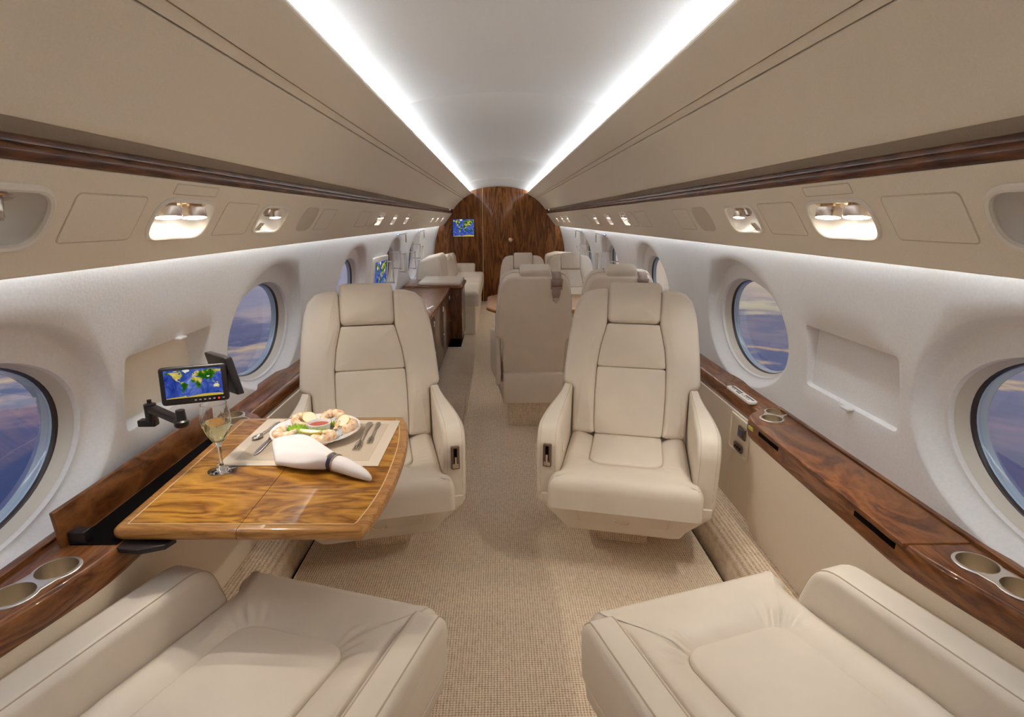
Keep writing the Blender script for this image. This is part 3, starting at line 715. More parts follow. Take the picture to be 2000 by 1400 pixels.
# ------------------------------------------------------------------ seats
def seam_w(h):
    P = [(0, .150), (.03, .155), (.2, .158), (.32, .155), (.40, .145), (.46, .131), (.51, .119), (.8, .119)]
    for (a, b), (c, d_) in zip(P, P[1:]):
        if h <= c: t = (h - a) / (c - a); t = t * t * (3 - 2 * t) if False else t; return lerp(b, d_, t)
    return .119
OUT = [(.670, .128), (.669, .175), (.655, .222), (.620, .255), (.560, .274), (.48, .287), (.38, .297), (.30, .303), (.245, .306), (.228, .300), (.222, .285), (.218, .268), (.205, .258), (.10, .254), (0, .250)]
U_HX, U_Y0, U_R = .152, -.132, .060
def seat_base(y): return .022 + .035 * (min(y, .17) + .30) / .45
def cushion_disp(x, y):
    z = seat_base(y); ax = abs(x)
    qx = ax - U_HX + U_R; qy = (U_Y0 + U_R) - y
    sd = hypot(max(qx, 0), max(qy, 0)) + min(max(qx, qy), 0) - U_R      # distance outside the inset panel, open to the rear
    if sd > 0: z -= .036 * math.exp(-(sd / .046) ** 1.2)
    else: z -= .036 + .012 * (1 - math.exp(sd / .006))
    if sd > 0.002 and qx > -.04 and qy > -.04:                          # gathered leather at the two corners
        ang = atan2(qy, max(qx, 1e-4)); w = math.exp(-((sd - .040) / .028) ** 2) * math.exp(-((ang - .8) / .55) ** 2)
        z += .0042 * w * sin(ang * 22 + sd * 25)
    return z
def make_seat(label, loc, rz, sx=1.0, arms=(-1, 1), rec=17.3, low=0, ctl=0, belt=False, zs=1.0, group='cream leather club chairs', skirt=False):
    t = thing('club_chair', label, 'chair', loc, rz, group)
    r_ = radians(rec); U = Vector((0, sin(r_), cos(r_))); F = Vector((0, -cos(r_), sin(r_))); P0 = Vector((0, .44 if low else .167, .43 if low else .44))
    bw_ = .86 if low else 1.0
    def bk(x, h, d): p = P0 + U * h + F * d; return (x * sx * bw_ + low * .30 * max(0, h), p.y, p.z * zs)
    sc = lambda x, y, z: (x * sx, y, z * zs)
    # backrest: shell, then its cushions as sub-parts
    sil = [(-w, h) for h, w in OUT[::-1]] + [(w, h) for h, w in OUT]
    sil[0] = (-.245, -.06); sil[-1] = (.245, -.06)
    sil = [(x * .985, h if h < .6 else h - .006) for x, h in sil]
    back = one('backrest', slab(sil, .062, .022, 110, 4, .006, 4), ['leather_back'], t, fn=lambda x, y, z: bk(x, y, -z))
    back['label'] = 'taupe leather back shell'
    for s in (-1, 1):
        hs = [0, .06, .12, .2, .26, .32, .36, .40, .44, .48, .51]
        pts = [(seam_w(h) + .0004, h) for h in hs] + [(.1195, .60), (.1205, .672, .012)] + [(w, h) for h, w in OUT[1:]]
        o = one('side_bolster', slab(roundpoly([(s * p[0],) + tuple(p[1:]) for p in pts], .012, 3), .062, .019, 110, 5, .008, 5), 'leather', back, fn=bk)
    lowp = [(-(seam_w(h) - .0004), h) for h in (.0, .05, .1, .2, .308)] + [((seam_w(h) - .0004), h) for h in (.308, .2, .1, .05, .0)]
    one('back_cushion', slab(roundpoly(lowp, .012, 3), .049, .009, 90, 4, .010, 6), 'leather', back, fn=bk)
    upp = [(-(seam_w(h) - .0004), h) for h in (.3088, .36, .40, .44, .48, .510)] + [((seam_w(h) - .0004), h) for h in (.510, .48, .44, .40, .36, .3088)]
    one('back_cushion', slab(roundpoly(upp, .010, 3), .049, .009, 90, 4, .008, 6), 'leather', back, fn=bk)
    hd = one('headrest', slab(rrect(.238, .190, .028, 0, .608), .064, .022, 90, 5, .008, 5, both=True, t0=-.052), 'leather', back, fn=bk)
    # cushion
    co = [(-.258, .17), (-.262, -.20), (-.270, -.243), (-.292, -.258), (-.296, -.30), (-.290, -.332, .03), (.290, -.332, .03), (.296, -.30), (.292, -.258), (.270, -.243), (.262, -.20), (.258, .17)]
    if low: co = [(x, .46) + tuple(r) if y == .17 else (x, y) + tuple(r) for x, y, *r in co]
    cu = one('seat_cushion', slab(roundpoly(co, .02, 4), .412, .042, 300, 6, .006, 60, disp=cushion_disp, t0=.305), 'leather', t, 60, fn=sc)
    ye_ = .44 if low else .16
    po = roundpoly([(-U_HX + .001, ye_, .01), (-U_HX + .001, U_Y0 + .001, U_R + .004), (U_HX - .001, U_Y0 + .001, U_R + .004), (U_HX - .001, ye_, .01)], .05, 10)
    one('seat_panel', slab(po, .393, .009, 140, 4, .010, 10, t0=.36), 'leather', cu, 60, fn=lambda x, y, z: sc(x, y, z + seat_base(y)))
    # arms
    for s in arms:
        ao = [(-.238, .30, .01), (-.262, .545, .03), (-.232, .612, .06), (-.05, .640, .3), (.20, .672, .05), (.245, .60, .04), (.23, .29, .02)]
        T = .092
        if low:     # reclined pair: the aisle arm is stowed low, the wall arm stands
            ao = [(-.255, .30, .01), (-.268, .44, .03), (-.235, .478, .03), (.50, .478, .04), (.50, .29, .02)] if s == low else [(-.20, .30, .01), (-.185, .44, .02), (-.145, .566, .09), (.44, .572, .05), (.46, .29, .02)]
            if s != low: T = .108
        pl = roundpoly(ao, .02, 5)
        def am(y, z, x, s=s, T=T):
            q = 0 if low else min(1, max(0, (y + .20) / .38)); xo_ = .352 - .050 * q * q * (3 - 2 * q); xi_ = .352 - T
            return ((s * (xo_ - x / T * (xo_ - xi_))) * sx, y, z * zs)
        a = one('armrest', slab(pl, T, .026 if low else .021, 90, 5, .002, 3, both=True), 'leather', t, 50, fn=am)
        oo = resample(pl if area2(pl) > 0 else pl[::-1], 90)
        for xs in (.016, T - .016):
            pp = [am(y, z, xs) for y, z in inset(oo, .0022)]
            pp = [p for p in pp if p[2] > .33 * zs and not (p[1] > (.42 if low else .19))]
            pp.sort(key=lambda p: atan2(p[2] - .40, p[1] + .02)); pp = pp[::-1]
            if len(pp) > 6: one('stitching', tube(pp, .0018, 6), 'leather_seam', a)
        if ctl == s:
            c = one('recline_control', box(s * .306 * sx - .017, s * .306 * sx + .017, -.272, -.245, .448, .545, .004), 'bronze_plate', t); c['label'] = 'bronze recline control with lever'
            one('control_slot', box(s * .306 * sx - .007, s * .306 * sx + .007, -.2735, -.26, .475, .537, .002), 'black_matte', c)
            one('lever', box(s * .306 * sx - .004, s * .306 * sx + .004, -.283, -.268, .468, .505, .002), 'nickel', c)
            one('lever_base', box(s * .306 * sx - .013, s * .306 * sx + .013, -.277, -.268, .455, .472, .002), 'nickel', c)
            one('latch', box(s * .262 * sx - s * .004 - .004, s * .262 * sx - s * .004 + .004, -.16, -.15, .47, .52, .002), 'plastic', t)
    # base shell
    hw = .352 if len(arms) == 2 else .285
    def rr4(w, ya, yb, z, r=.03): return [(x * sx, y, z * zs) for x, y in resample(roundpoly([(-w, ya), (w, ya), (w, yb), (-w, yb)], r, 4), 56)]
    rings = [rr4(hw - .004, -.24, .235, .322), rr4(hw, -.246, .24, .316), rr4(hw, -.246, .24, .285), rr4(hw - .004, -.243, .236, .277), rr4(.242, -.205, .20, .157), rr4(.236, -.20, .195, .150), rr4(.22, -.19, .18, .150)]
    bs = one('base_shell', loft(rings), 'leather', t, 30)
    dr = one('footrest_drawer', loft([[(x * sx, y - .004, z * zs) for x, z, y in [(-.19, .288, -.244), (.19, .288, -.244), (.175, .2, -.220), (-.175, .2, -.220)]], [(x * sx, y - .009, z * zs) for x, z, y in [(-.186, .284, -.244), (.186, .284, -.244), (.172, .204, -.220), (-.172, .204, -.220)]]]), 'leather', t)
    one('pull_ring', tube([(.026 * cos(a) * sx, -.236 - .006, (.222 + .012 * sin(a)) * zs) for a in [pi + pi * k / 10 for k in range(11)]], .002, 6), 'brass', dr)
    rp_ = one('rear_panel', box(-.245 * sx, .245 * sx, .18, .258, .17 * zs, .385 * zs, .012), 'leather_back', t); rp_['label'] = 'taupe leather rear panel'
    one('pedestal', box((-.20 if skirt else -.11) * sx, (.20 if skirt else .11) * sx, -.02, .235 if skirt else .17, 0.0, .172 * zs, .006), 'carpet', t)
    if belt:
        # lap belt hooked over the back, buckle hanging behind
        b0 = -.155
        b1 = MB()
        path = [(.655, .03), (.672, -.005), (.672, -.05), (.655, -.074), (.63, -.076), (.60, -.077)]
        v = []
        for h, d in path: v += [bk(b0 - .028 / sx * 1, h, d), bk(b0 + .028 / sx, h, d)]
        f = [(2 * i, 2 * i + 1, 2 * i + 3, 2 * i + 2) for i in range(len(path) - 1)]
        bt = one('seat_belt', (v, f), 'belt', t)
        so = bt.modifiers.new('thickness', 'SOLIDIFY'); so.thickness = .004; so.offset = 0
        def bq(w, h0, h1, d0, d1): return MB().add(([bk(b0 + sxx * w / sx, hh, dd) for dd in (d0, d1) for hh in (h0, h1) for sxx in (-1, 1)], [(0, 1, 3, 2), (4, 6, 7, 5), (0, 4, 5, 1), (2, 3, 7, 6), (0, 2, 6, 4), (1, 5, 7, 3)]))
        bq(.034, .640, .655, -.074, -.086).build('buckle', 'belt', bt)
        bq(.034, .585, .602, -.074, -.086).build('buckle', 'belt', bt)
        for q in (-1, 1): MB().add(tube([bk(b0 + q * .033 / sx, h, -.08) for h in (.59, .62, .65)], .005, 8)).build('buckle_side', 'nickel', bt)
        pts = [(-.026, .585), (.026, .585), (.028, .555), (.020, .53), (-.020, .53), (-.028, .555)]
        MB().add(prism(pts, .074, .082, .001), 0, lambda x, y, z: bk(b0 + x / sx, y, -z)).build('belt_tongue', 'belt', bt)
        MB().add(tube([bk(b0 + x / sx, h, -.079) for x, h in ((-.02, .533), (-.018, .51), (0, .492), (.018, .51), (.02, .533))], .0045, 8)).build('tongue_tip', 'chrome', bt)
    return t
make_seat('cream leather chair facing us behind the laid dining table', (-.560, 2.255, 0), .222, ctl=1)
make_seat('cream leather chair facing us on the right, beside the outlet panel', (.523, 2.262, 0), -.245, ctl=-1)
make_seat('reclined cream leather chair in the bottom left, below the dining table', (-.572, 1.064, 0), pi - .315, rec=64, low=-1)
make_seat('reclined cream leather chair in the bottom right, beside the right ledge', (.577, 1.030, 0), pi + .305, rec=64, low=1)
make_seat('chair turned away by the aisle, taupe back and hanging belt buckle in view', (.205, 3.93, 0), pi, sx=.84, arms=(1,), belt=True, skirt=True)
make_seat('chair turned away by the right wall, mostly hidden behind the front right chair', (.745, 3.93, 0), pi, sx=.82, arms=(), belt=True, skirt=True)
make_seat('cream chair facing us in the far group, nearer the aisle', (.235, 5.72, 0), 0, sx=.84, arms=(-1,), zs=.93)
make_seat('cream chair facing us in the far group, nearer the right wall', (.738, 5.72, 0), 0, sx=.84, arms=(), zs=.93)
t = thing('lounge_seat', 'farthest cream seat on the right, only its back end showing behind the far chairs', 'seat', (0, 0, 0))
one('base', box(.55, .96, 7.12, 8.9, 0, .40, .02), 'leather', t); one('seat_cushion', box(.50, .96, 7.12, 8.9, .40, .52, .04), 'leather', t)
one('backrest', slab(roundpoly([(.60, .50), (.96, .50), (.96, .96, .05), (.72, .975, .05), (.585, .94, .05)], .03, 5), 7.52, .03, 80, 5, .008, 4, both=True, t0=7.14), 'leather', t, fn=lambda x, y, z: (x, z, y))

# ------------------------------------------------------------------ divan, credenza, far table
t = thing('divan', 'cream leather three-place divan along the left wall by the far bulkhead', 'sofa', (0, 0, 0))
one('divan_base', box(-1.06, -.31, 6.86, 9.45, 0, .36, .01), 'leather_back', t)
for k in range(3):
    y0, y1 = 6.82 + .88 * k, 6.82 + .88 * k + .872
    one('seat_cushion', slab(rrect(.70, y1 - y0, .03, -.615, (y0 + y1) / 2), .53, .055, 90, 6, .018, 8, t0=.355), 'leather', t)
    zt_ = (.955, .885, .845)[k]; pts = [(-1.06, .50), (-.68, .50), (-.72, zt_ - .06), (-.755, zt_, .04), (-.97, zt_ - .05, .05)]
    one('back_cushion', slab(roundpoly(pts, .03, 5), y1 - .003, .03, 80, 5, .010, 4, both=True, t0=y0 + .003), 'leather', t, fn=lambda x, y, z: (x, z, y))
one('armrest', box(-1.04, -.41, 9.38, 9.52, .36, .665, .03), 'leather', t)
# credenza
t = thing('credenza', 'long glossy walnut credenza along the left wall behind the dining seat', 'cabinet', (0, 0, 0))
one('cabinet_body', box(-1.06, -.565, 3.10, 6.12, .07, .64, .003), 'wood_dark', t)
one('cabinet_top', box(-1.085, -.548, 3.08, 6.14, .638, .670, .010), 'wood_ledge', t)
one('toe_kick', box(-1.04, -.61, 3.12, 6.12, 0, .075), 'black_matte', t)
for k in range(4):
    y0 = 3.11 + .7475 * k
    dr = one('door', box(-.568, -.556, y0, y0 + .7455, .10, .635, .002), 'wood_dark', t)
    for (yy, zz) in ((y0 + .70, .57), (y0 + .66, .585), (y0 + .66, .555), (y0 + .70, .32)):
        one('knob', lathe([(.006, 0), (.006, .004), (.011, .006), (.010, .010), (0, .011)], 12), 'chrome', dr, fn=at((-.557, yy, zz), (1, 0, 0)))
t = thing('end_cabinet', 'walnut end cabinet topped with a cream leather pad, in front of the divan', 'cabinet', (0, 0, 0))
one('cabinet_body', box(-1.06, -.43, 6.15, 6.78, .095, .645, .004), 'wood_dark', t)
one('cabinet_top', box(-1.07, -.410, 6.14, 6.80, .645, .685, .014), 'wood_ledge', t)
one('toe_kick', box(-1.03, -.45, 6.165, 6.76, 0, .10), 'black_matte', t)
o = one('arm_pad', box(-.90, -.432, 6.15, 6.78, .682, .728, .021, 4), 'leather', t); o['label'] = 'cream leather pad'
t = thing('club_table', 'glossy golden wood table between the two facing pairs of far seats', 'table', (0, 0, 0))
ct = roundpoly([(-.13, 4.66), (-.05, 4.50), (.90, 4.50), (.90, 5.42), (-.05, 5.42), (-.13, 5.28)], .05, 5)
one('table_top', prism(ct, .655, .69, .014, 120), 'wood_edge', t)
one('support', box(.30, .60, 4.80, 5.12, 0, .656, .02), 'leather', t); one('apron', box(-.02, .85, 4.62, 5.30, .60, .657, .01), 'leather', t)

# ------------------------------------------------------------------ laid table
TZ = .70
t = thing('dining_table', 'glossy golden walnut folding table with pale inlay, laid for a meal', 'table', (0, 0, 0))
def edge_curve(pts, n=10):
    out = []
    for i in range(1, len(pts) - 2):
        for k in range(n):
            t_ = k / n; a, b, c, d_ = pts[i - 1], pts[i], pts[i + 1], pts[i + 2]
            out.append(tuple(.5 * (2 * b[q] + (c[q] - a[q]) * t_ + (2 * a[q] - 5 * b[q] + 4 * c[q] - d_[q]) * t_ * t_ + (3 * b[q] - a[q] - 3 * c[q] + d_[q]) * t_ ** 3) for q in (0, 1)))
    return out
to = [(-.955, 1.213, .03), (-.353, 1.197, .02)] + edge_curve([(-.372, 1.09), (-.353, 1.197), (-.330, 1.33), (-.321, 1.48), (-.327, 1.70), (-.352, 1.88), (-.385, 1.985), (-.43, 2.09)])[2:] + [(-.385, 1.985, .02), (-.985, 1.985, .03)]
tol = roundpoly(to, .0, 4)
full = resample(tol if area2(tol) > 0 else tol[::-1], 200)
to_plain = [q[:2] for q in to]; to_plain = to_plain if area2(to_plain) > 0 else to_plain[::-1]
def half_of(vf, keep_left):
    """the part of a solid on one side of the hinge line, closed at the cut"""
    bm = bmesh.new(); vs = [bm.verts.new(p) for p in vf[0]]
    for q in vf[1]: bm.faces.new([vs[i] for i in q])
    g = -.0008 if keep_left else .0008; a = Vector((-.652 + g, 1.1, 0)); b = Vector((-.668 + g, 2.1, 0)); d_ = (b - a).normalized(); n_ = Vector((d_.y, -d_.x, 0)) * (1 if keep_left else -1)
    r_ = bmesh.ops.bisect_plane(bm, geom=bm.verts[:] + bm.edges[:] + bm.faces[:], plane_co=a, plane_no=n_, clear_outer=True)
    ed = [e for e in r_['geom_cut'] if isinstance(e, bmesh.types.BMEdge)]
    bmesh.ops.contextual_create(bm, geom=ed)
    bm.verts.index_update(); out = ([tuple(v.co) for v in bm.verts], [tuple(v.index for v in f.verts) for f in bm.faces]); bm.free(); return out
inn_ = resample(inset(to_plain, .030), 160)
for kl, nm in ((True, 'inner_leaf'), (False, 'outer_leaf')):
    lf = one(nm, half_of(prism(full, TZ - .029, TZ, .012), kl), 'wood_edge', t)
    one('veneer', half_of(prism(inn_, TZ - .002, TZ + .0006), kl), 'wood_table', lf)
one('inlay_line', loft([[(x, y, TZ + .0009) for x, y in resample(inset(to_plain, .0285), 160)], [(x, y, TZ + .0009) for x, y in resample(inset(to_plain, .0315), 160)]], True, False, False), 'inlay', t)
TT = TZ + .0012
# placemat
pmo = [(-.868, 1.565), (-.389, 1.548), (-.386, 1.930), (-.872, 1.962)]
pm = tag(one('placemat', prism(pmo, TT, TT + .002, .0008), 'mat_border'), 'cream woven placemat with a plain border under the plate on the table', 'placemat')
one('woven_center', prism(inset(pmo if area2(pmo) > 0 else pmo[::-1], .036), TT + .001, TT + .0027), 'placemat', pm)
PT = TT + .0028
# plate and food
PC = (-.645, 1.795)
plate = tag(one('plate', lathe([(0, .004), (.07, .004), (.085, .006), (.12, .018), (.143, .026), (.146, .0275), (.145, .030), (.141, .029), (.118, .022), (.088, .011), (.072, .008), (0, .008)], 64), 'porcelain', loc=(PC[0], PC[1], PT - .004)), 'round white porcelain plate of shrimp in the middle of the placemat', 'plate')
FZ = PT + .006
rm = thing('ramekin', 'small white ramekin of red cocktail sauce in the centre of the plate', 'sauce dish', (PC[0] + .008, PC[1] + .01, FZ))
one('bowl', lathe([(0, 0), (.031, 0), (.034, .003), (.039, .033), (.0395, .036), (.037, .037), (.0345, .034), (.032, .012), (0, .010)], 48), 'porcelain', rm)
one('sauce', lathe([(.0330, .012), (.0345, .027), (0, .0275)], 40), 'sauce', rm)
def shrimp_mesh():
    path = []; rad = []
    for k in range(30):
        u = k / 29; a = radians(-35) + radians(280) * u; R_ = .030 - .006 * u
        path.append((R_ * cos(a), R_ * sin(a), .014 + .004 * sin(u * pi)))
        rad.append((.0135 * (1 - u) ** .45 * (.8 + .2 * (1 - u)) + .0035) * (1 + .11 * sin(u * 50)) * min(1, .55 + u * 8))
    return tube(path, rad, 14), path
sm, spath = shrimp_mesh()
sh0 = None
for i, (dx, dy, rz, lab) in enumerate([(-.078, -.045, 2.5, 'shrimp at the left front of the plate beside the lettuce'), (.048, -.080, -2.0, 'shrimp at the front of the plate under the lemon wedge'), (.092, .012, -.9, 'shrimp at the right of the plate with a lemon slice on it'),
                                       (.028, .090, .6, 'shrimp at the back of the plate behind the sauce'), (-.062, .058, 1.6, 'shrimp at the back left of the plate by a lemon slice')]):
    if sh0 is None:
        sh0 = thing('shrimp', 'pink curled ' + lab, 'shrimp', group='shrimp on the plate')
        one('body', sm, 'shrimp', sh0)
        e = Vector(spath[-1]); dr_ = (Vector(spath[-1]) - Vector(spath[-3])).normalized(); sd_ = dr_.cross(Vector((0, 0, 1)))
        mbt = MB()
        for q in (-.5, 0, .5):
            d2 = (dr_ + sd_ * q).normalized(); mbt.add(tube([tuple(e), tuple(e + d2 * .007), tuple(e + d2 * .015)], [.003, .0045, .001], 8))
        one_tail = mbt.build('tail', 'shrimp', sh0)
        o = sh0
    else:
        o = copy_tree(sh0); o['label'] = 'pink curled ' + lab
    o.location = (PC[0] + dx, PC[1] + dy, FZ + (.004 if i != 0 else .003)); o.rotation_euler = (radians(-8 + 5 * i), radians(6 - 3 * i), rz); o.scale = (1.1, 1.1, 1.15)
# lettuce: ruffled leaves
def ruffle(rad, hgt, seed):
    rnd = random.Random(seed); R = []; n = 200
    ph = [rnd.uniform(0, 6.28) for _ in range(4)]
    for i in range(8):
        u = i / 7; ring = []
        for k in range(n):
            a = 2 * pi * k / n; w = sin(a * 7 + ph[0]) * .6 + sin(a * 17 + ph[1]) * .5 + sin(a * 29 + ph[2]) * .35
            r = rad * u * (1 + .10 * u * w); ring.append((r * cos(a), r * sin(a) * .75, hgt * u * u * .55 + .0028 * u * u * (sin(a * 11 + ph[3]) + .8 * sin(a * 19 + ph[0]) + .5 * sin(a * 31 + ph[1]))))
        R.append(ring)
    return loft(R, True, False, False)
for i, (dx, dy, ra, z, lab) in enumerate([(-.055, -.020, .032, .014, 'frilly green lettuce leaf left of the sauce dish'), (.022, -.048, .036, .010, 'frilly green lettuce leaf in front of the sauce dish'), (.052, .036, .022, .008, 'small green lettuce tip behind the sauce dish on the right')]):
    o = tag(one('lettuce_leaf', ruffle(ra, .026, i + 3), 'lettuce', loc=(PC[0] + dx, PC[1] + dy, FZ + z)), lab, 'lettuce', 'lettuce on the plate'); o.rotation_euler = (.25, .1, i)
# lemon wedge and slices
wd = thing('lemon_wedge', 'yellow lemon wedge lying in front of the sauce dish', 'lemon', (PC[0] + .006, PC[1] - .066, FZ + .038), -.22)
def wedge(r0, scale):
    R = []
    for i in range(15):
        u = -1 + 2 * i / 14; w = sqrt(max(0, 1 - u * u)); ring = []
        for k in range(9):
            a = radians(200) + radians(120) * k / 8; ring.append((u * .042 * scale, cos(a) * .016 * w * scale, sin(a) * .016 * w * scale))
        ring.append((u * .042 * scale, 0, -.001 * scale)); R.append(ring)
    return loft(R)
one('rind', wedge(1, 1.0), 'lemon', wd); one('flesh', wedge(1, .93), 'lemon_flesh', wd, fn=lambda x, y, z: (x, y, z + .0022))
for dx, dy, rx, ry, lab in ((.085, .030, .5, -.5, 'pale lemon slice leaning on the right shrimp'), (-.040, .062, .65, .25, 'pale lemon slice leaning behind the sauce dish on the left')):
    o = thing('lemon_slice', lab, 'lemon', (PC[0] + dx, PC[1] + dy, FZ + .034), 0, 'lemon slices on the plate'); o.rotation_euler = (rx, ry, .3); o.scale = (.86, .86, .86)
    one('rind', lathe([(.0245, -.003), (.027, -.002), (.027, .002), (.0245, .003)], 32, cap=False), 'lemon', o); one('flesh', lathe([(0, -.0028), (.0245, -.0028), (.0245, .0028), (0, .0028)], 32), 'lemon_flesh', o)
mb = MB(); rnd = random.Random(5)
for i in range(46):
    a = rnd.uniform(0, 6.28); r = rnd.uniform(.07, .112); sz = rnd.uniform(.006, .011)
    g = at((PC[0] + r * cos(a), PC[1] + r * sin(a), FZ + .006 + rnd.uniform(0, .004)), (rnd.uniform(-1, 1), rnd.uniform(-1, 1), rnd.uniform(.2, 1)))
    mb.add(box(-sz, sz, -sz, sz, -sz * .7, sz * .7, .001, 1), 0, g)
o = tag(mb.build('crushed_ice', 'ice'), 'crushed ice scattered over the plate between the shrimp', 'ice'); o['kind'] = 'stuff'
# cutlery
def blade(path, widths, th, z0):
    """flat-ish bar along path with varying half width and thickness"""
    R = []
    for i, (x, y, z) in enumerate(path):
        a = path[max(0, i - 1)]; b = path[min(len(path) - 1, i + 1)]; d_ = Vector((b[0] - a[0], b[1] - a[1], 0)).normalized(); n_ = Vector((-d_.y, d_.x, 0)); w = widths[i]; h = th[i] if isinstance(th, (list, tuple)) else th
        R.append([tuple(Vector((x, y, z)) + n_ * (w * cos(q)) + Vector((0, 0, h * sin(q)))) for q in [2 * pi * k / 12 for k in range(12)]])
    return loft(R)
def along(p0, p1, n): return [(lerp(p0[0], p1[0], i / (n - 1)), lerp(p0[1], p1[1], i / (n - 1))) for i in range(n)]
k = thing('table_knife', 'silver dinner knife on the left side of the placemat', 'knife', (-.786, 1.77, PT), radians(91))
one('blade', blade([(x, 0, .003) for x in (-.145, -.135, -.11, -.06, -.01)], [.001, .006, .009, .009, .007], .0012, 0), 'cutlery', k)
one('handle', blade([(x, 0, .0055) for x in (-.014, -.005, .01, .05, .10, .14, .152, .156)], [.0055, .0065, .0045, .006, .0085, .0095, .008, .003], [.003, .0045, .004, .004, .0045, .005, .004, .001], 0), 'cutlery', k)
sp = thing('teaspoon', 'small silver spoon on the placemat left of the knife', 'spoon', (-.822, 1.835, PT), radians(82))
one('handle', blade([(x, 0, z) for x, z in ((-.045, .006), (-.03, .008), (0, .007), (.03, .006), (.06, .006), (.075, .005), (.08, .004))], [.003, .0025, .0025, .004, .0065, .005, .001], .0017, 0), 'cutlery', sp)
R = []
for i in range(9):
    u = i / 8; R.append([(-.066 + .024 * u * cos(a), .0155 * u * sin(a), .0015 + .006 * u * u) for a in [2 * pi * q / 24 for q in range(24)]])
bo = one('bowl', loft(R, True, False, False), 'cutlery', sp); bo.modifiers.new('thickness', 'SOLIDIFY').thickness = .001
for nm_, lab, px, py, sc_ in (('dinner_fork', 'larger silver fork on the right of the plate', -.484, 1.775, 1.0), ('salad_fork', 'smaller silver fork at the right edge of the placemat', -.455, 1.805, .78)):
    fk = thing(nm_, lab, 'fork', (px, py, PT), radians(92)); fk.scale = (sc_, sc_, sc_)
    one('handle', blade([(x, 0, z) for x, z in ((-.05, .006), (-.04, .008), (-.02, .009), (.03, .008), (.08, .006), (.105, .0055), (.122, .005), (.128, .004))], [.006, .0035, .003, .0035, .007, .011, .009, .002], .002, 0), 'cutlery', fk)
    one('neck', blade([(x, 0, z) for x, z in ((-.082, .003), (-.075, .0035), (-.062, .005), (-.05, .0065), (-.044, .007))], [.0115, .0118, .0105, .006, .004], .0015, 0), 'cutlery', fk)
    for q in range(4): one('tine', blade([(x, (q - 1.5) * .0068, z) for x, z in ((-.080, .003), (-.10, .0028), (-.118, .004), (-.124, .005))], [.0018, .0016, .0013, .0006], .0012, 0), 'cutlery', fk)
# napkin drawn through its ring
def napkin():
    """folded cloth: slanted open end on the left, a broad fan, then the ring and the drawn tip"""
    R = []; A = Vector((-.508, 1.5225)); ax_ = Vector((-.84, .535)).normalized(); nv = Vector((-ax_.y, ax_.x))
    st = [((.318, -.022), (.162, .078), .020), ((.312, -.030), (.158, .080), .030), ((.285, -.058), (.140, .080), .036), ((.245, -.082), (.112, .078), .043), ((.200, -.080), (.088, .074), .046), ((.150, -.066), (.066, .068), .048), ((.105, -.050), (.046, .058), .049), ((.065, -.036), (.028, .044), .052), ((.034, -.029), (.016, .032), .049), ((.014, -.0245), (.008, .0255), .0475), ((.0, -.0228), (0, .0228), .0456), ((-.022, -.024), (-.022, .024), .046), ((-.05, -.0235), (-.05, .0235), .043), ((-.080, -.021), (-.080, .021), .038), ((-.108, -.017), (-.108, .017), .032), ((-.132, -.011), (-.132, .011), .023), ((-.146, -.004), (-.146, .004), .012)]
    for i, (a, b, h) in enumerate(st):
        c = Vector(((a[0] + b[0]) / 2, (a[1] + b[1]) / 2)); hv = Vector(((b[0] - a[0]) / 2, (b[1] - a[1]) / 2)); fan = max(0, min(1, (9 - i) / 5)) if i < 9 else 0; ring = []
        for k in range(56):
            q = 2 * pi * k / 56; cx_ = cos(q); sy_ = sin(q); e_ = .62 if fan > 0 else .85
            top = abs(sy_) ** e_
            ridge = fan * (.24 * sin(cx_ * 4.2 - .9) + .13 * sin(cx_ * 9 + i * .5))
            z_ = h * (.5 + .5 * top * (1 + ridge)) if sy_ >= 0 else h * .5 * (1 - top)
            un = c + hv * cx_; p_ = A + ax_ * un.x + nv * un.y
            ring.append((p_.x, p_.y, TT + .0035 + max(0, z_)))
        R.append(ring)
    return loft(R)
o = tag(one('napkin', napkin(), 'linen', angle=80), 'white linen napkin fanned out and drawn through a ring, front of the placemat', 'napkin')
sb_ = o.modifiers.new('smooth', 'SUBSURF'); sb_.levels = 1; sb_.render_levels = 2
nr = thing('napkin_ring', 'dark blue napkin ring with gold edges around the napkin', 'napkin ring', (-.508, 1.5225, TT + .0262), 0)
rd = (-.84, .535, 0); g = oriented(rd)
one('band', lathe([(.0245, -.011), (.0262, -.011), (.0262, .011), (.0245, .011), (.0245, -.011)], 40, cap=False), 'ring_blue', nr, fn=g)
for zq in (-.0115, .0115):
    one('gold_edge', tube([g(.0262 * cos(a), .0262 * sin(a), zq) for a in [2 * pi * q / 40 for q in range(40)]], .0016, 8, closed=True), 'brass', nr)
# wine glass
wg = thing('wine_glass', 'cut crystal glass of white wine at the left front of the table', 'glass', (-.838, 1.535, TT))
def cutf(r, z, a): return r * (1 - (.045 * (abs(cos(6 * a)) ** 6) if .085 < z < .165 and r > .012 else 0))
ou = [(0, 0), (.036, 0), (.0385, .0012), (.037, .0025), (.020, .005), (.008, .011), (.0048, .022), (.0042, .05), (.0046, .070), (.009, .084), (.020, .098), (.031, .116), (.0385, .136), (.0405, .155), (.0395, .175), (.0362, .195), (.0340, .205)]
inn = [(.0326, .205), (.0348, .195), (.0380, .175), (.0390, .155), (.0368, .136), (.0292, .117), (.018, .101), (.007, .093), (0, .0915)]
one('bowl_and_stem', lathe(ou + inn, 72, cutf), 'crystal', wg, 60)
wi = [(0, .0912), (.0072, .0927), (.0183, .1005), (.0295, .1165), (.0362, .134), (.0380, .144), (.0386, .1485), (0, .1485)]
o = one('wine', lathe(wi, 48), 'wine', wg); o['label'] = 'pale golden wine'

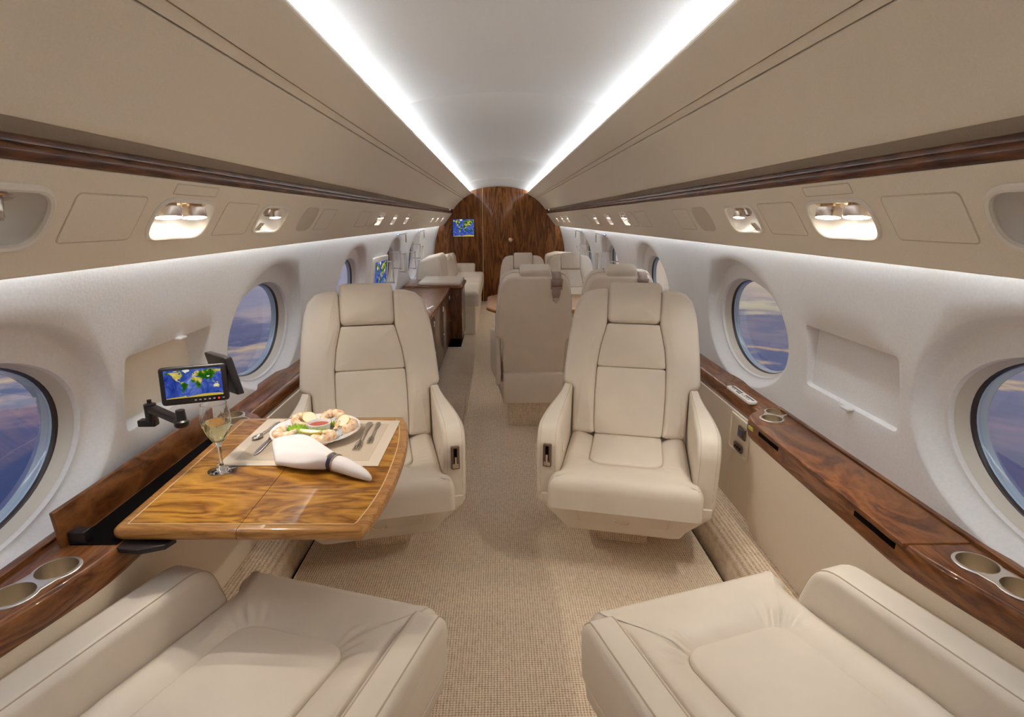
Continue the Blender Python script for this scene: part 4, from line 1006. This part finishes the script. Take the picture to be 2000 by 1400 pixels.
# ------------------------------------------------------------------ screens with the world map
LAND = [
 [(-168, 66), (-156, 71), (-130, 70), (-110, 68), (-95, 68), (-85, 69), (-80, 63), (-92, 58), (-82, 55), (-79, 52), (-77, 58), (-77, 62), (-70, 60), (-64, 58), (-56, 52), (-65, 48), (-61, 46), (-70, 43), (-75, 38), (-81, 31), (-80, 25), (-84, 30), (-90, 29), (-97, 27), (-97, 20), (-91, 18), (-88, 21), (-88, 16), (-83, 14), (-83, 9), (-79, 9), (-78, 7.5), (-86, 12), (-94, 16), (-105, 20), (-112, 28), (-117, 33), (-124, 40), (-124, 48), (-132, 55), (-145, 60), (-157, 58), (-165, 60)],
 [(-78, 8), (-72, 12), (-62, 10), (-52, 5), (-50, 0), (-35, -6), (-39, -15), (-48, -26), (-57, -36), (-65, -42), (-68, -52), (-74, -50), (-73, -38), (-71, -20), (-81, -5), (-80, 0)],
 [(-6, 35), (10, 37), (20, 32), (33, 31), (43, 12), (51, 12), (40, -5), (40, -16), (33, -27), (26, -34), (18, -34), (12, -17), (9, 0), (8, 5), (-8, 4), (-17, 14), (-15, 24)],
 [(-9, 37), (-9, 43), (-1, 44), (-4, 48), (5, 53), (9, 57), (13, 55), (20, 55), (24, 59), (22, 65), (17, 61), (14, 56.5), (6, 58), (5, 61), (15, 68), (26, 71), (42, 67), (60, 69), (75, 73), (105, 77), (140, 73), (170, 70), (179, 66), (164, 60), (157, 51), (154, 59), (140, 56), (135, 45), (127, 38), (122, 40), (121, 30), (110, 20), (108, 12), (101, 13), (104, 2), (98, 10), (92, 22), (80, 15), (77, 8), (72, 20), (60, 25), (56, 26), (59, 22), (45, 13), (35, 28), (36, 36), (27, 37), (23, 38), (15, 45), (18, 40), (16, 38), (8, 44), (0, 39)],
 [(114, -22), (122, -17), (130, -12), (137, -15), (142, -11), (153, -26), (147, -38), (138, -35), (130, -32), (116, -35)],
 [(-125, 73), (-105, 78), (-85, 76), (-75, 72), (-66, 67), (-62, 63), (-72, 63), (-88, 72), (-105, 71)], [(-95, 80), (-70, 83), (-62, 82), (-80, 77)], [(10, 78), (25, 80), (20, 77)], [(52, 71), (60, 76), (68, 76), (57, 71)], [(-6, 50), (1, 51), (-2, 58), (-6, 57)], [(130, 32), (140, 36), (142, 43), (139, 40), (135, 35)], [(96, 5), (105, -6), (101, -2)], [(110, 2), (117, 6), (118, 0), (112, -3)], [(131, -1), (145, -5), (150, -10), (138, -8)], [(44, -16), (50, -14), (47, -25), (44, -23)], [(167, -46), (174, -41), (178, -38), (175, -37), (172, -42)], [(120, 1), (125, 1), (121, -5)], [(-84, 22), (-75, 20), (-78, 21.5)]]
ICE = [[(-55, 80), (-30, 82), (-18, 77), (-22, 70), (-40, 65), (-44, 60), (-52, 65), (-55, 70), (-66, 76)], [(80, 36), (95, 37), (100, 33), (90, 29), (80, 31)]]
ANT = [(-180, -84), (180, -84), (180, -74), (150, -70), (100, -68), (50, -68), (10, -72), (-20, -75), (-50, -80), (-60, -70), (-75, -75), (-110, -76), (-150, -78), (-180, -80)]
def world_map(name, w, h, parent, fn):
    """flat picture lit from behind: ocean plus land outlines, local x right, y up"""
    mb = MB(); mb.add(([(-w / 2, -h / 2, 0), (w / 2, -h / 2, 0), (w / 2, h / 2, 0), (-w / 2, h / 2, 0)], [(0, 1, 2, 3)]), 0)
    def pt(lo, la): return (max(-w / 2, min(w / 2, (lo + 3) / 346 * w)), max(-h / 2, min(h / 2, (la + 1) / 164 * h)))
    for i, (polys, zz_) in enumerate(((LAND, .0004), (ICE, .0007), ([ANT], .0004))):
        for p in polys: mb.add(([(*pt(*q), zz_) for q in p], [tuple(range(len(p)))]), i + 1)
    me_ob = bpy.data.meshes.new(name); vs = [fn(*p) for p in mb.v]; me_ob.from_pydata(vs, [], mb.f)
    for m in ('ocean', 'land', 'icecap', 'sand'): me_ob.materials.append(M[m])
    me_ob.polygons.foreach_set('material_index', mb.m)
    o = bpy.data.objects.new(name, me_ob); COL.objects.link(o); o.parent = parent; o['label'] = 'lit world map in blue, green and yellow'
    return o
# seat monitor on its swing arm in the left bay
mc = Vector((-.890, 1.545, .962)); yaw = radians(20); ex = Vector((cos(yaw), sin(yaw), 0)); nz_ = Vector((sin(yaw), -cos(yaw), .10)).normalized(); ey = nz_.cross(ex).normalized(); ey = ey if ey.z > 0 else -ey
mon = thing('seat_monitor', 'small black swing-arm screen showing a world map, out of the left wall bay', 'monitor', (0, 0, 0))
MS = .875
def mfn(x, y, z): p = mc + (ex * x + ey * y + nz_ * z) * MS; return tuple(p)
bz = one('bezel', prism(roundpoly([(-.096, -.065), (.098, -.065), (.098, .058), (-.096, .058)], .012, 5), -.020, 0, .005), 'black', mon, fn=mfn)
sc_ = world_map('screen', .164, .091, mon, None or (lambda x, y, z: mfn(x + .0, y + .002, z + .0008)))
for i in range(7):
    x = .003 + i * .0135 - .003
    if i == 5: b_ = one('power_light', lathe([(.0026, 0), (.0026, .001), (0, .0012)], 12), 'red_led', bz, fn=lambda a, b, c, x=x: mfn(a + x, b - .054, c)); b_['label'] = 'red power light'
    else: one('button_icon', box(-.003, .003, -.0018, .0018, 0, .0008), 'icon', bz, fn=lambda a, b, c, x=x: mfn(a + x, b - .054, c))
# folded hood standing behind it, hinged at its right edge
hc = mc + ex * .092 - nz_ * .012; ya2 = radians(-38); hx = Vector((-cos(ya2), -sin(ya2), 0)); hn = Vector((sin(ya2), -cos(ya2), 0)); hy = Vector((.16, 0, .98)).normalized()
def hfn(x, y, z): p = hc + hx * x + Vector((-.16 * 0 + .0, 0, 0)) + Vector((0, 0, 1)) * y + Vector((-.22, .0, 0)) * y + hn * z; return tuple(p)
one('hood', prism(roundpoly([(-.012, -.046), (.112, -.046), (.112, .066), (-.012, .066)], .006, 4), -.022, 0, .004), 'black', mon, fn=hfn)
a0 = Vector((-1.048, 1.585, .868)); a1 = Vector((-.925, 1.520, .850)); ad = Vector((a1.x - a0.x, a1.y - a0.y, 0)); al = ad.length; ad.normalize(); an = Vector((-ad.y, ad.x, 0))
ar = one('swing_arm', prism(roundpoly([(-.012, -.014), (al + .012, -.013), (al + .012, .013), (-.012, .014)], .010, 4), 0, .019, .004), 'black', mon, fn=lambda x, y, z: tuple(a0 + ad * x + an * y + Vector((0, 0, z - .14 * x))))
one('arm_pivot', lathe([(.014, -.030), (.016, -.026), (.016, .021), (.006, .024), (.006, .034), (0, .035)], 24), 'black', ar, fn=at(tuple(a0)))
one('arm_foot', box(-1.085, -1.035, 1.572, 1.598, .822, .842, .003), 'black', ar)
one('tilt_joint', lathe([(.017, -.006), (.020, -.002), (.020, .010), (.014, .014), (.012, .042), (0, .042)], 24), 'black', ar, fn=at(tuple(a1)))
# bulkhead screen
tv = thing('bulkhead_screen', 'world map screen flush in the walnut bulkhead at the far left', 'screen', (0, 0, 0))
one('frame', box(-.785, -.415, YB - .012, YB + .01, 1.080, 1.378, .003), 'black', tv)
world_map('screen', .350, .280, tv, lambda x, y, z: (-.60 + x, YB - .0125 - z, 1.23 + y))
# wall screen by the credenza
sl = -.13; wy0, wy1, wz0, wz1 = 4.70, 5.16, .74, 1.075
sw = thing('wall_screen', 'world map screen in a white frame on the left wall above the credenza', 'screen', (0, 0, 0))
wc = Vector((-1.045, (wy0 + wy1) / 2, .905)); wx_ = Vector((.07, .997, 0)).normalized(); wup = Vector((.10, 0, .995)).normalized(); wn_ = wx_.cross(wup).normalized(); wn_ = wn_ if wn_.x > 0 else -wn_
def wfn(x, y, z): return tuple(wc + wx_ * x + wup * y + wn_ * z)
one('frame', prism(rrect(.46, .36, .02), -.03, 0, .005), 'white_plastic', sw, fn=wfn)
world_map('screen', .37, .28, sw, lambda x, y, z: wfn(x, y, z + .001))

# ------------------------------------------------------------------ service panel fittings
SURF = {-1: 'left', 1: 'right'}
DESC = ['nearest, at the picture edge', 'above the front seats', 'above and past the front seat', 'nearest of the far three', 'middle of the far three', 'last of the far three', 'nearest of three by the bulkhead', 'middle of three by the bulkhead', 'last before the bulkhead']
LIT = {(-1, 1), (1, 1), (-1, 2), (1, 2), (-1, 3), (1, 3), (-1, 4), (1, 4), (-1, 5), (1, 5), (-1, 6), (1, 6), (-1, 7), (1, 7), (-1, 8), (1, 8)}
def spot(name, parent, p, d, watts, size=95):
    l = bpy.data.lights.new(name, 'SPOT'); l.energy = watts; l.color = WARM; l.spot_size = radians(size); l.spot_blend = 0.5; l.shadow_soft_size = .012
    o = bpy.data.objects.new(name, l); COL.objects.link(o); o.parent = parent; o.location = p
    o.rotation_euler = Vector(d).to_track_quat('-Z', 'Y').to_euler(); return o
for s in (-1, 1):
    mm = mir(s)
    for i, (yc, w, sc, h, r, kind) in enumerate(READ):
        yc += OFF[s]
        what = {'air': 'oval recess with air nozzle', 'pair': 'recess with two reading lamps', 'mixed': 'recess with lamp, nozzle and switch', 'single': 'small lit reading lamp recess'}[kind]
        t = thing('air_vent' if kind == 'air' else 'reading_light', f'{what} in {SURF[s]} service panel, {DESC[i]}', 'air vent' if kind == 'air' else 'reading light', (0, 0, 0), 0, f'service panel lights')
        hole = resample([(yc + a, sc + b) for a, b in rrect(w, h, r, seg=12)], 112)
        D = .055 if kind == 'air' else .045
        rings = []
        for k in range(8):
            q = k / 7; scl = 1 - .42 * q ** 2.2; rings.append([psu(yc + (y - yc) * scl, sc + (z - sc) * scl - .012 * q, .002 + D * (1 - (1 - q) ** 2)) for y, z in hole])
        one('housing', loft(rings, True, False, True), 'white_plastic', t, 60, fn=mm)
        one('rim', tube([psu(y, z, -.001) for y, z in hole], .0075 if i < 1 else .0055 if i < 3 else .0035, 8, closed=True), 'plastic', t, fn=mm)
        def P(dy, ds, d): return Vector(mm(*psu(yc + dy, sc + ds, d)))
        e_dn = (P(0, .05, 0) - P(0, 0, 0)).normalized(); n_out = (P(0, 0, .05) - P(0, 0, 0)).normalized()
        aim = (e_dn * .5 - n_out * .48 + Vector((0, -.14, -.5))).normalized()
        def lamp(dy, ds, rad, lit, hgt=.026):
            c = P(dy, ds, .016); g = at(c, aim)
            hd = one('lamp_head', lathe([(0, -hgt * .5), (rad * .72, -hgt * .5), (rad * .8, -hgt * .1), (rad, -hgt * .05), (rad * 1.02, hgt * .6), (rad, hgt * .75), (rad * .9, hgt * .75)], 28), 'nickel', t, fn=g)
            one('lens', lathe([(rad * .97, hgt * .76), (rad * .5, hgt * .86), (0, hgt * .88)], 24), 'lens' if lit else 'lens_off', hd, fn=g)
            one('bracket', lathe([(rad * 1.05, -.010), (rad * 1.15, -.014), (rad * 1.05, -.018)], 24), 'brass', hd, fn=g)
            return c + aim * hgt
        if kind == 'pair':
            for dy in (-.062, .062):
                pz = lamp(dy, -.022, .031, True, .030)
                spot('lamp_light', t, pz + aim * .006, Vector((-s * .55, -.02 if dy < 0 else .10, -1)), LIGHT_READ, 100)
        elif kind == 'mixed':
            lamp(.045, -.02, .020, (s, i) in LIT, .026)
            g = at(P(-.045, -.028, .012), (aim + Vector((0, -.3, 0)))); nz2_ = one('air_nozzle', lathe([(0, -.012), (.012, -.012), (.014, .0), (.011, .018), (.0075, .018), (.006, .008), (0, .008)], 20), 'nickel', t, fn=g)
            g = at(P(-.062, .030, .004), -n_out + e_dn * .2); sw_ = one('switch_plate', prism(rrect(.036, .030, .006), 0, .005, .0015), 'plastic', t, fn=g)
            for q in (-1, 0, 1): one('switch_key', box(q * .009 - .0022, q * .009 + .0022, -.009, .009, .005, .0065), 'brass', sw_, fn=g)
            spot('lamp_light', t, P(.045, -.02, .016) + aim * .03, Vector((-s * .5, .0, -1)), LIGHT_READ * .45, 100)
        elif kind == 'single':
            pz = lamp(0, -.018, .020 if i < 6 else .016, True, .022)
            spot('lamp_light', t, pz + aim * .006, Vector((-s * .45, 0, -1)), LIGHT_READ * .5, 105)
        else:
            rec = one('nozzle_seat', lathe([(.040, 0), (.042, .002), (.038, .004), (.030, -.010), (.020, -.018), (0, -.018)], 32), 'nickel', t, fn=at(P(.075, -.022, .034), aim))
            g = at(P(.075, -.020, .024), (aim + Vector((0, -.25, -.3)))); one('nozzle', lathe([(.016, -.02), (.020, -.006), (.0205, .016), (.022, .026), (.020, .030), (.015, .030), (.012, .016), (0, .014)], 28), 'nickel', t, fn=g)
            one('nozzle_core', lathe([(.012, .012), (.004, .022), (0, .023)], 18), 'black', t, fn=g)
    # flush panels, signs and speaker covers
    def plate_(name, label, cat, y0, y1, s0, s1, r, mat, group, th=.0022, skew=0):
        out = resample([(a, b) for a, b in roundpoly([(y0, s0), (y1, s0), (y1, s1), (y0, s1)], r, 10)], 160); out = out if area2(out) > 0 else out[::-1]
        rings = [[psu(y, q, .001) for y, q in out], [psu(y, q, -th * .6) for y, q in out], [psu(y, q, -th) for y, q in inset(out, .0025)]]
        o = one(name, loft(rings, True, True, True), mat, None, 25, fn=mm); tag(o, label, cat, group)
        gr = [psu(y, q, -.0001) for y, q in inset(out, -.0022)]
        e_ = one('shadow_gap', tube(gr, .0011, 5, closed=True), 'panel_gap', o, fn=mm)
        return o
    of = OFF[s]; nm = SURF[s]
    plate_('service_panel', f'large blank cover next to the oval air vent, {nm} service panel', 'panel', 1.135 + of, 1.355 + of, .040, .150, .012, 'beige', 'blank service covers')
    plate_('service_panel', f'blank square cover between the two nearest lamp recesses, {nm} service panel', 'panel', 1.748 + of, 1.972 + of, .041, .152, .010, 'beige', 'blank service covers', .0012)
    plate_('service_panel', f'faint blank cover past the oval speaker grille in the {nm} service panel', 'panel', 2.70 + of, 2.915 + of, .045, .152, .010, 'beige', 'blank service covers', .0012)
    plate_('service_panel', f'blank cover just before the far row of lamp recesses, {nm} service panel', 'panel', 3.46 + of, 3.72 + of, .045, .150, .012, 'beige', 'blank service covers', .0012)
    plate_('service_panel', f'far blank cover past the row of three lamps, {nm} service panel', 'panel', 5.62 + of, 5.95 + of, .050, .150, .012, 'beige', 'blank service covers', .0012)
    plate_('sign_plate', f'narrow blank sign strip above the twin reading lamps, {nm} service panel', 'sign', 1.445 + of, 1.652 + of, -.001, .023, .003, 'beige', 'sign strips', .0015)
    plate_('speaker_grille', f'oval cloth speaker grille past the second lamp recess, {nm} service panel', 'speaker', 2.455 + of, 2.640 + of, .040, .154, .052, 'speaker', 'speaker grilles', .0014)
    plate_('speaker_grille', f'oval cover beside the far lamp recesses, {nm} service panel', 'speaker', 3.77 + of, 3.93 + of, .045, .150, .045, 'beige', 'far oval covers', .0014)

# ------------------------------------------------------------------ chrome racks at the far windows, valance rods
WHERE = {5.47: 'near far-left window', 6.92: 'farthest left window', 5.40: 'near far-right window'}
for s in (-1, 1):
    mm = mir(s); nm = SURF[s]
    for wi_, yc in enumerate(WIN[s][3:]):
        place_ = ('fourth' if wi_ == 0 else 'fifth and farthest') + f' {nm} window'
        for q, (yo, z0, z1, lab) in enumerate([(-.20, .80, 1.00, f'chrome rail across the near side of the {place_}'), (.17, .90, 1.07, f'chrome rail across the far side of the {place_}'), (.46, .84, 1.03, f'chrome rail on the wall past the {place_}')]):
            x0, x1 = wallx((z0 + z1) / 2) + .01, wallx((z0 + z1) / 2) - .055
            t = thing('chrome_rail', lab, 'rail', (0, 0, 0), 0, 'chrome window rails')
            one('bar', tube([(x1, yc + yo, z0), (x1, yc + yo, z1)], .006, 8), 'chrome', t, fn=mm)
            if q == 2: one('bar', tube([(x1, yc + yo + .09, z0), (x1, yc + yo + .09, z1)], .005, 8), 'chrome', t, fn=mm)
            for z in (z0, z1):
                one('standoff', tube([(x0 + .03, yc + yo, z), (x1 - .004, yc + yo, z)], .006, 8), 'chrome', t, fn=mm)
                if q == 2: one('standoff', tube([(x1, yc + yo, z), (x1, yc + yo + .09, z)], .005, 8), 'chrome', t, fn=mm)
                one('rail_end', lathe([(0, -.010), (.009, -.006), (.010, 0), (.009, .006), (0, .010)], 12), 'chrome', t, fn=lambda x, y, z_, z=z: mm(x1 + x, yc + yo + y, z + z_))
        zt = lerp(1.31, 1.265, yc / YB) - .035; xt = wallx(zt) - .03
        t = thing('valance_rod', f'chrome rod with clear clamp under the {nm} valance by the {"fourth" if wi_ == 0 else "fifth"} window', 'rod', (0, 0, 0), 0, 'valance rods')
        one('rod', tube([(xt, yc - .25, zt), (xt, yc + .30, zt)], .004, 8), 'chrome', t, fn=mm)
        one('clamp', lathe([(0, -.018), (.014, -.012), (.018, 0), (.014, .012), (0, .018)], 16), 'clear', t, fn=lambda x, y, z: mm(xt + x, yc - .22 + y, zt + z))
        one('clamp_core', lathe([(0, -.010), (.008, 0), (0, .010)], 12), 'chrome', t, fn=lambda x, y, z: mm(xt + x, yc - .22 + y, zt + z))
        one('bracket', tube([(xt, yc + .28, zt), (wallx(zt) + .01, yc + .28, zt)], .004, 8), 'chrome', t, fn=mm)
        one('strap', box(xt - .004, xt + .004, yc + .24, yc + .27, zt - .09, zt - .01, .001), 'strap', t, fn=mm)
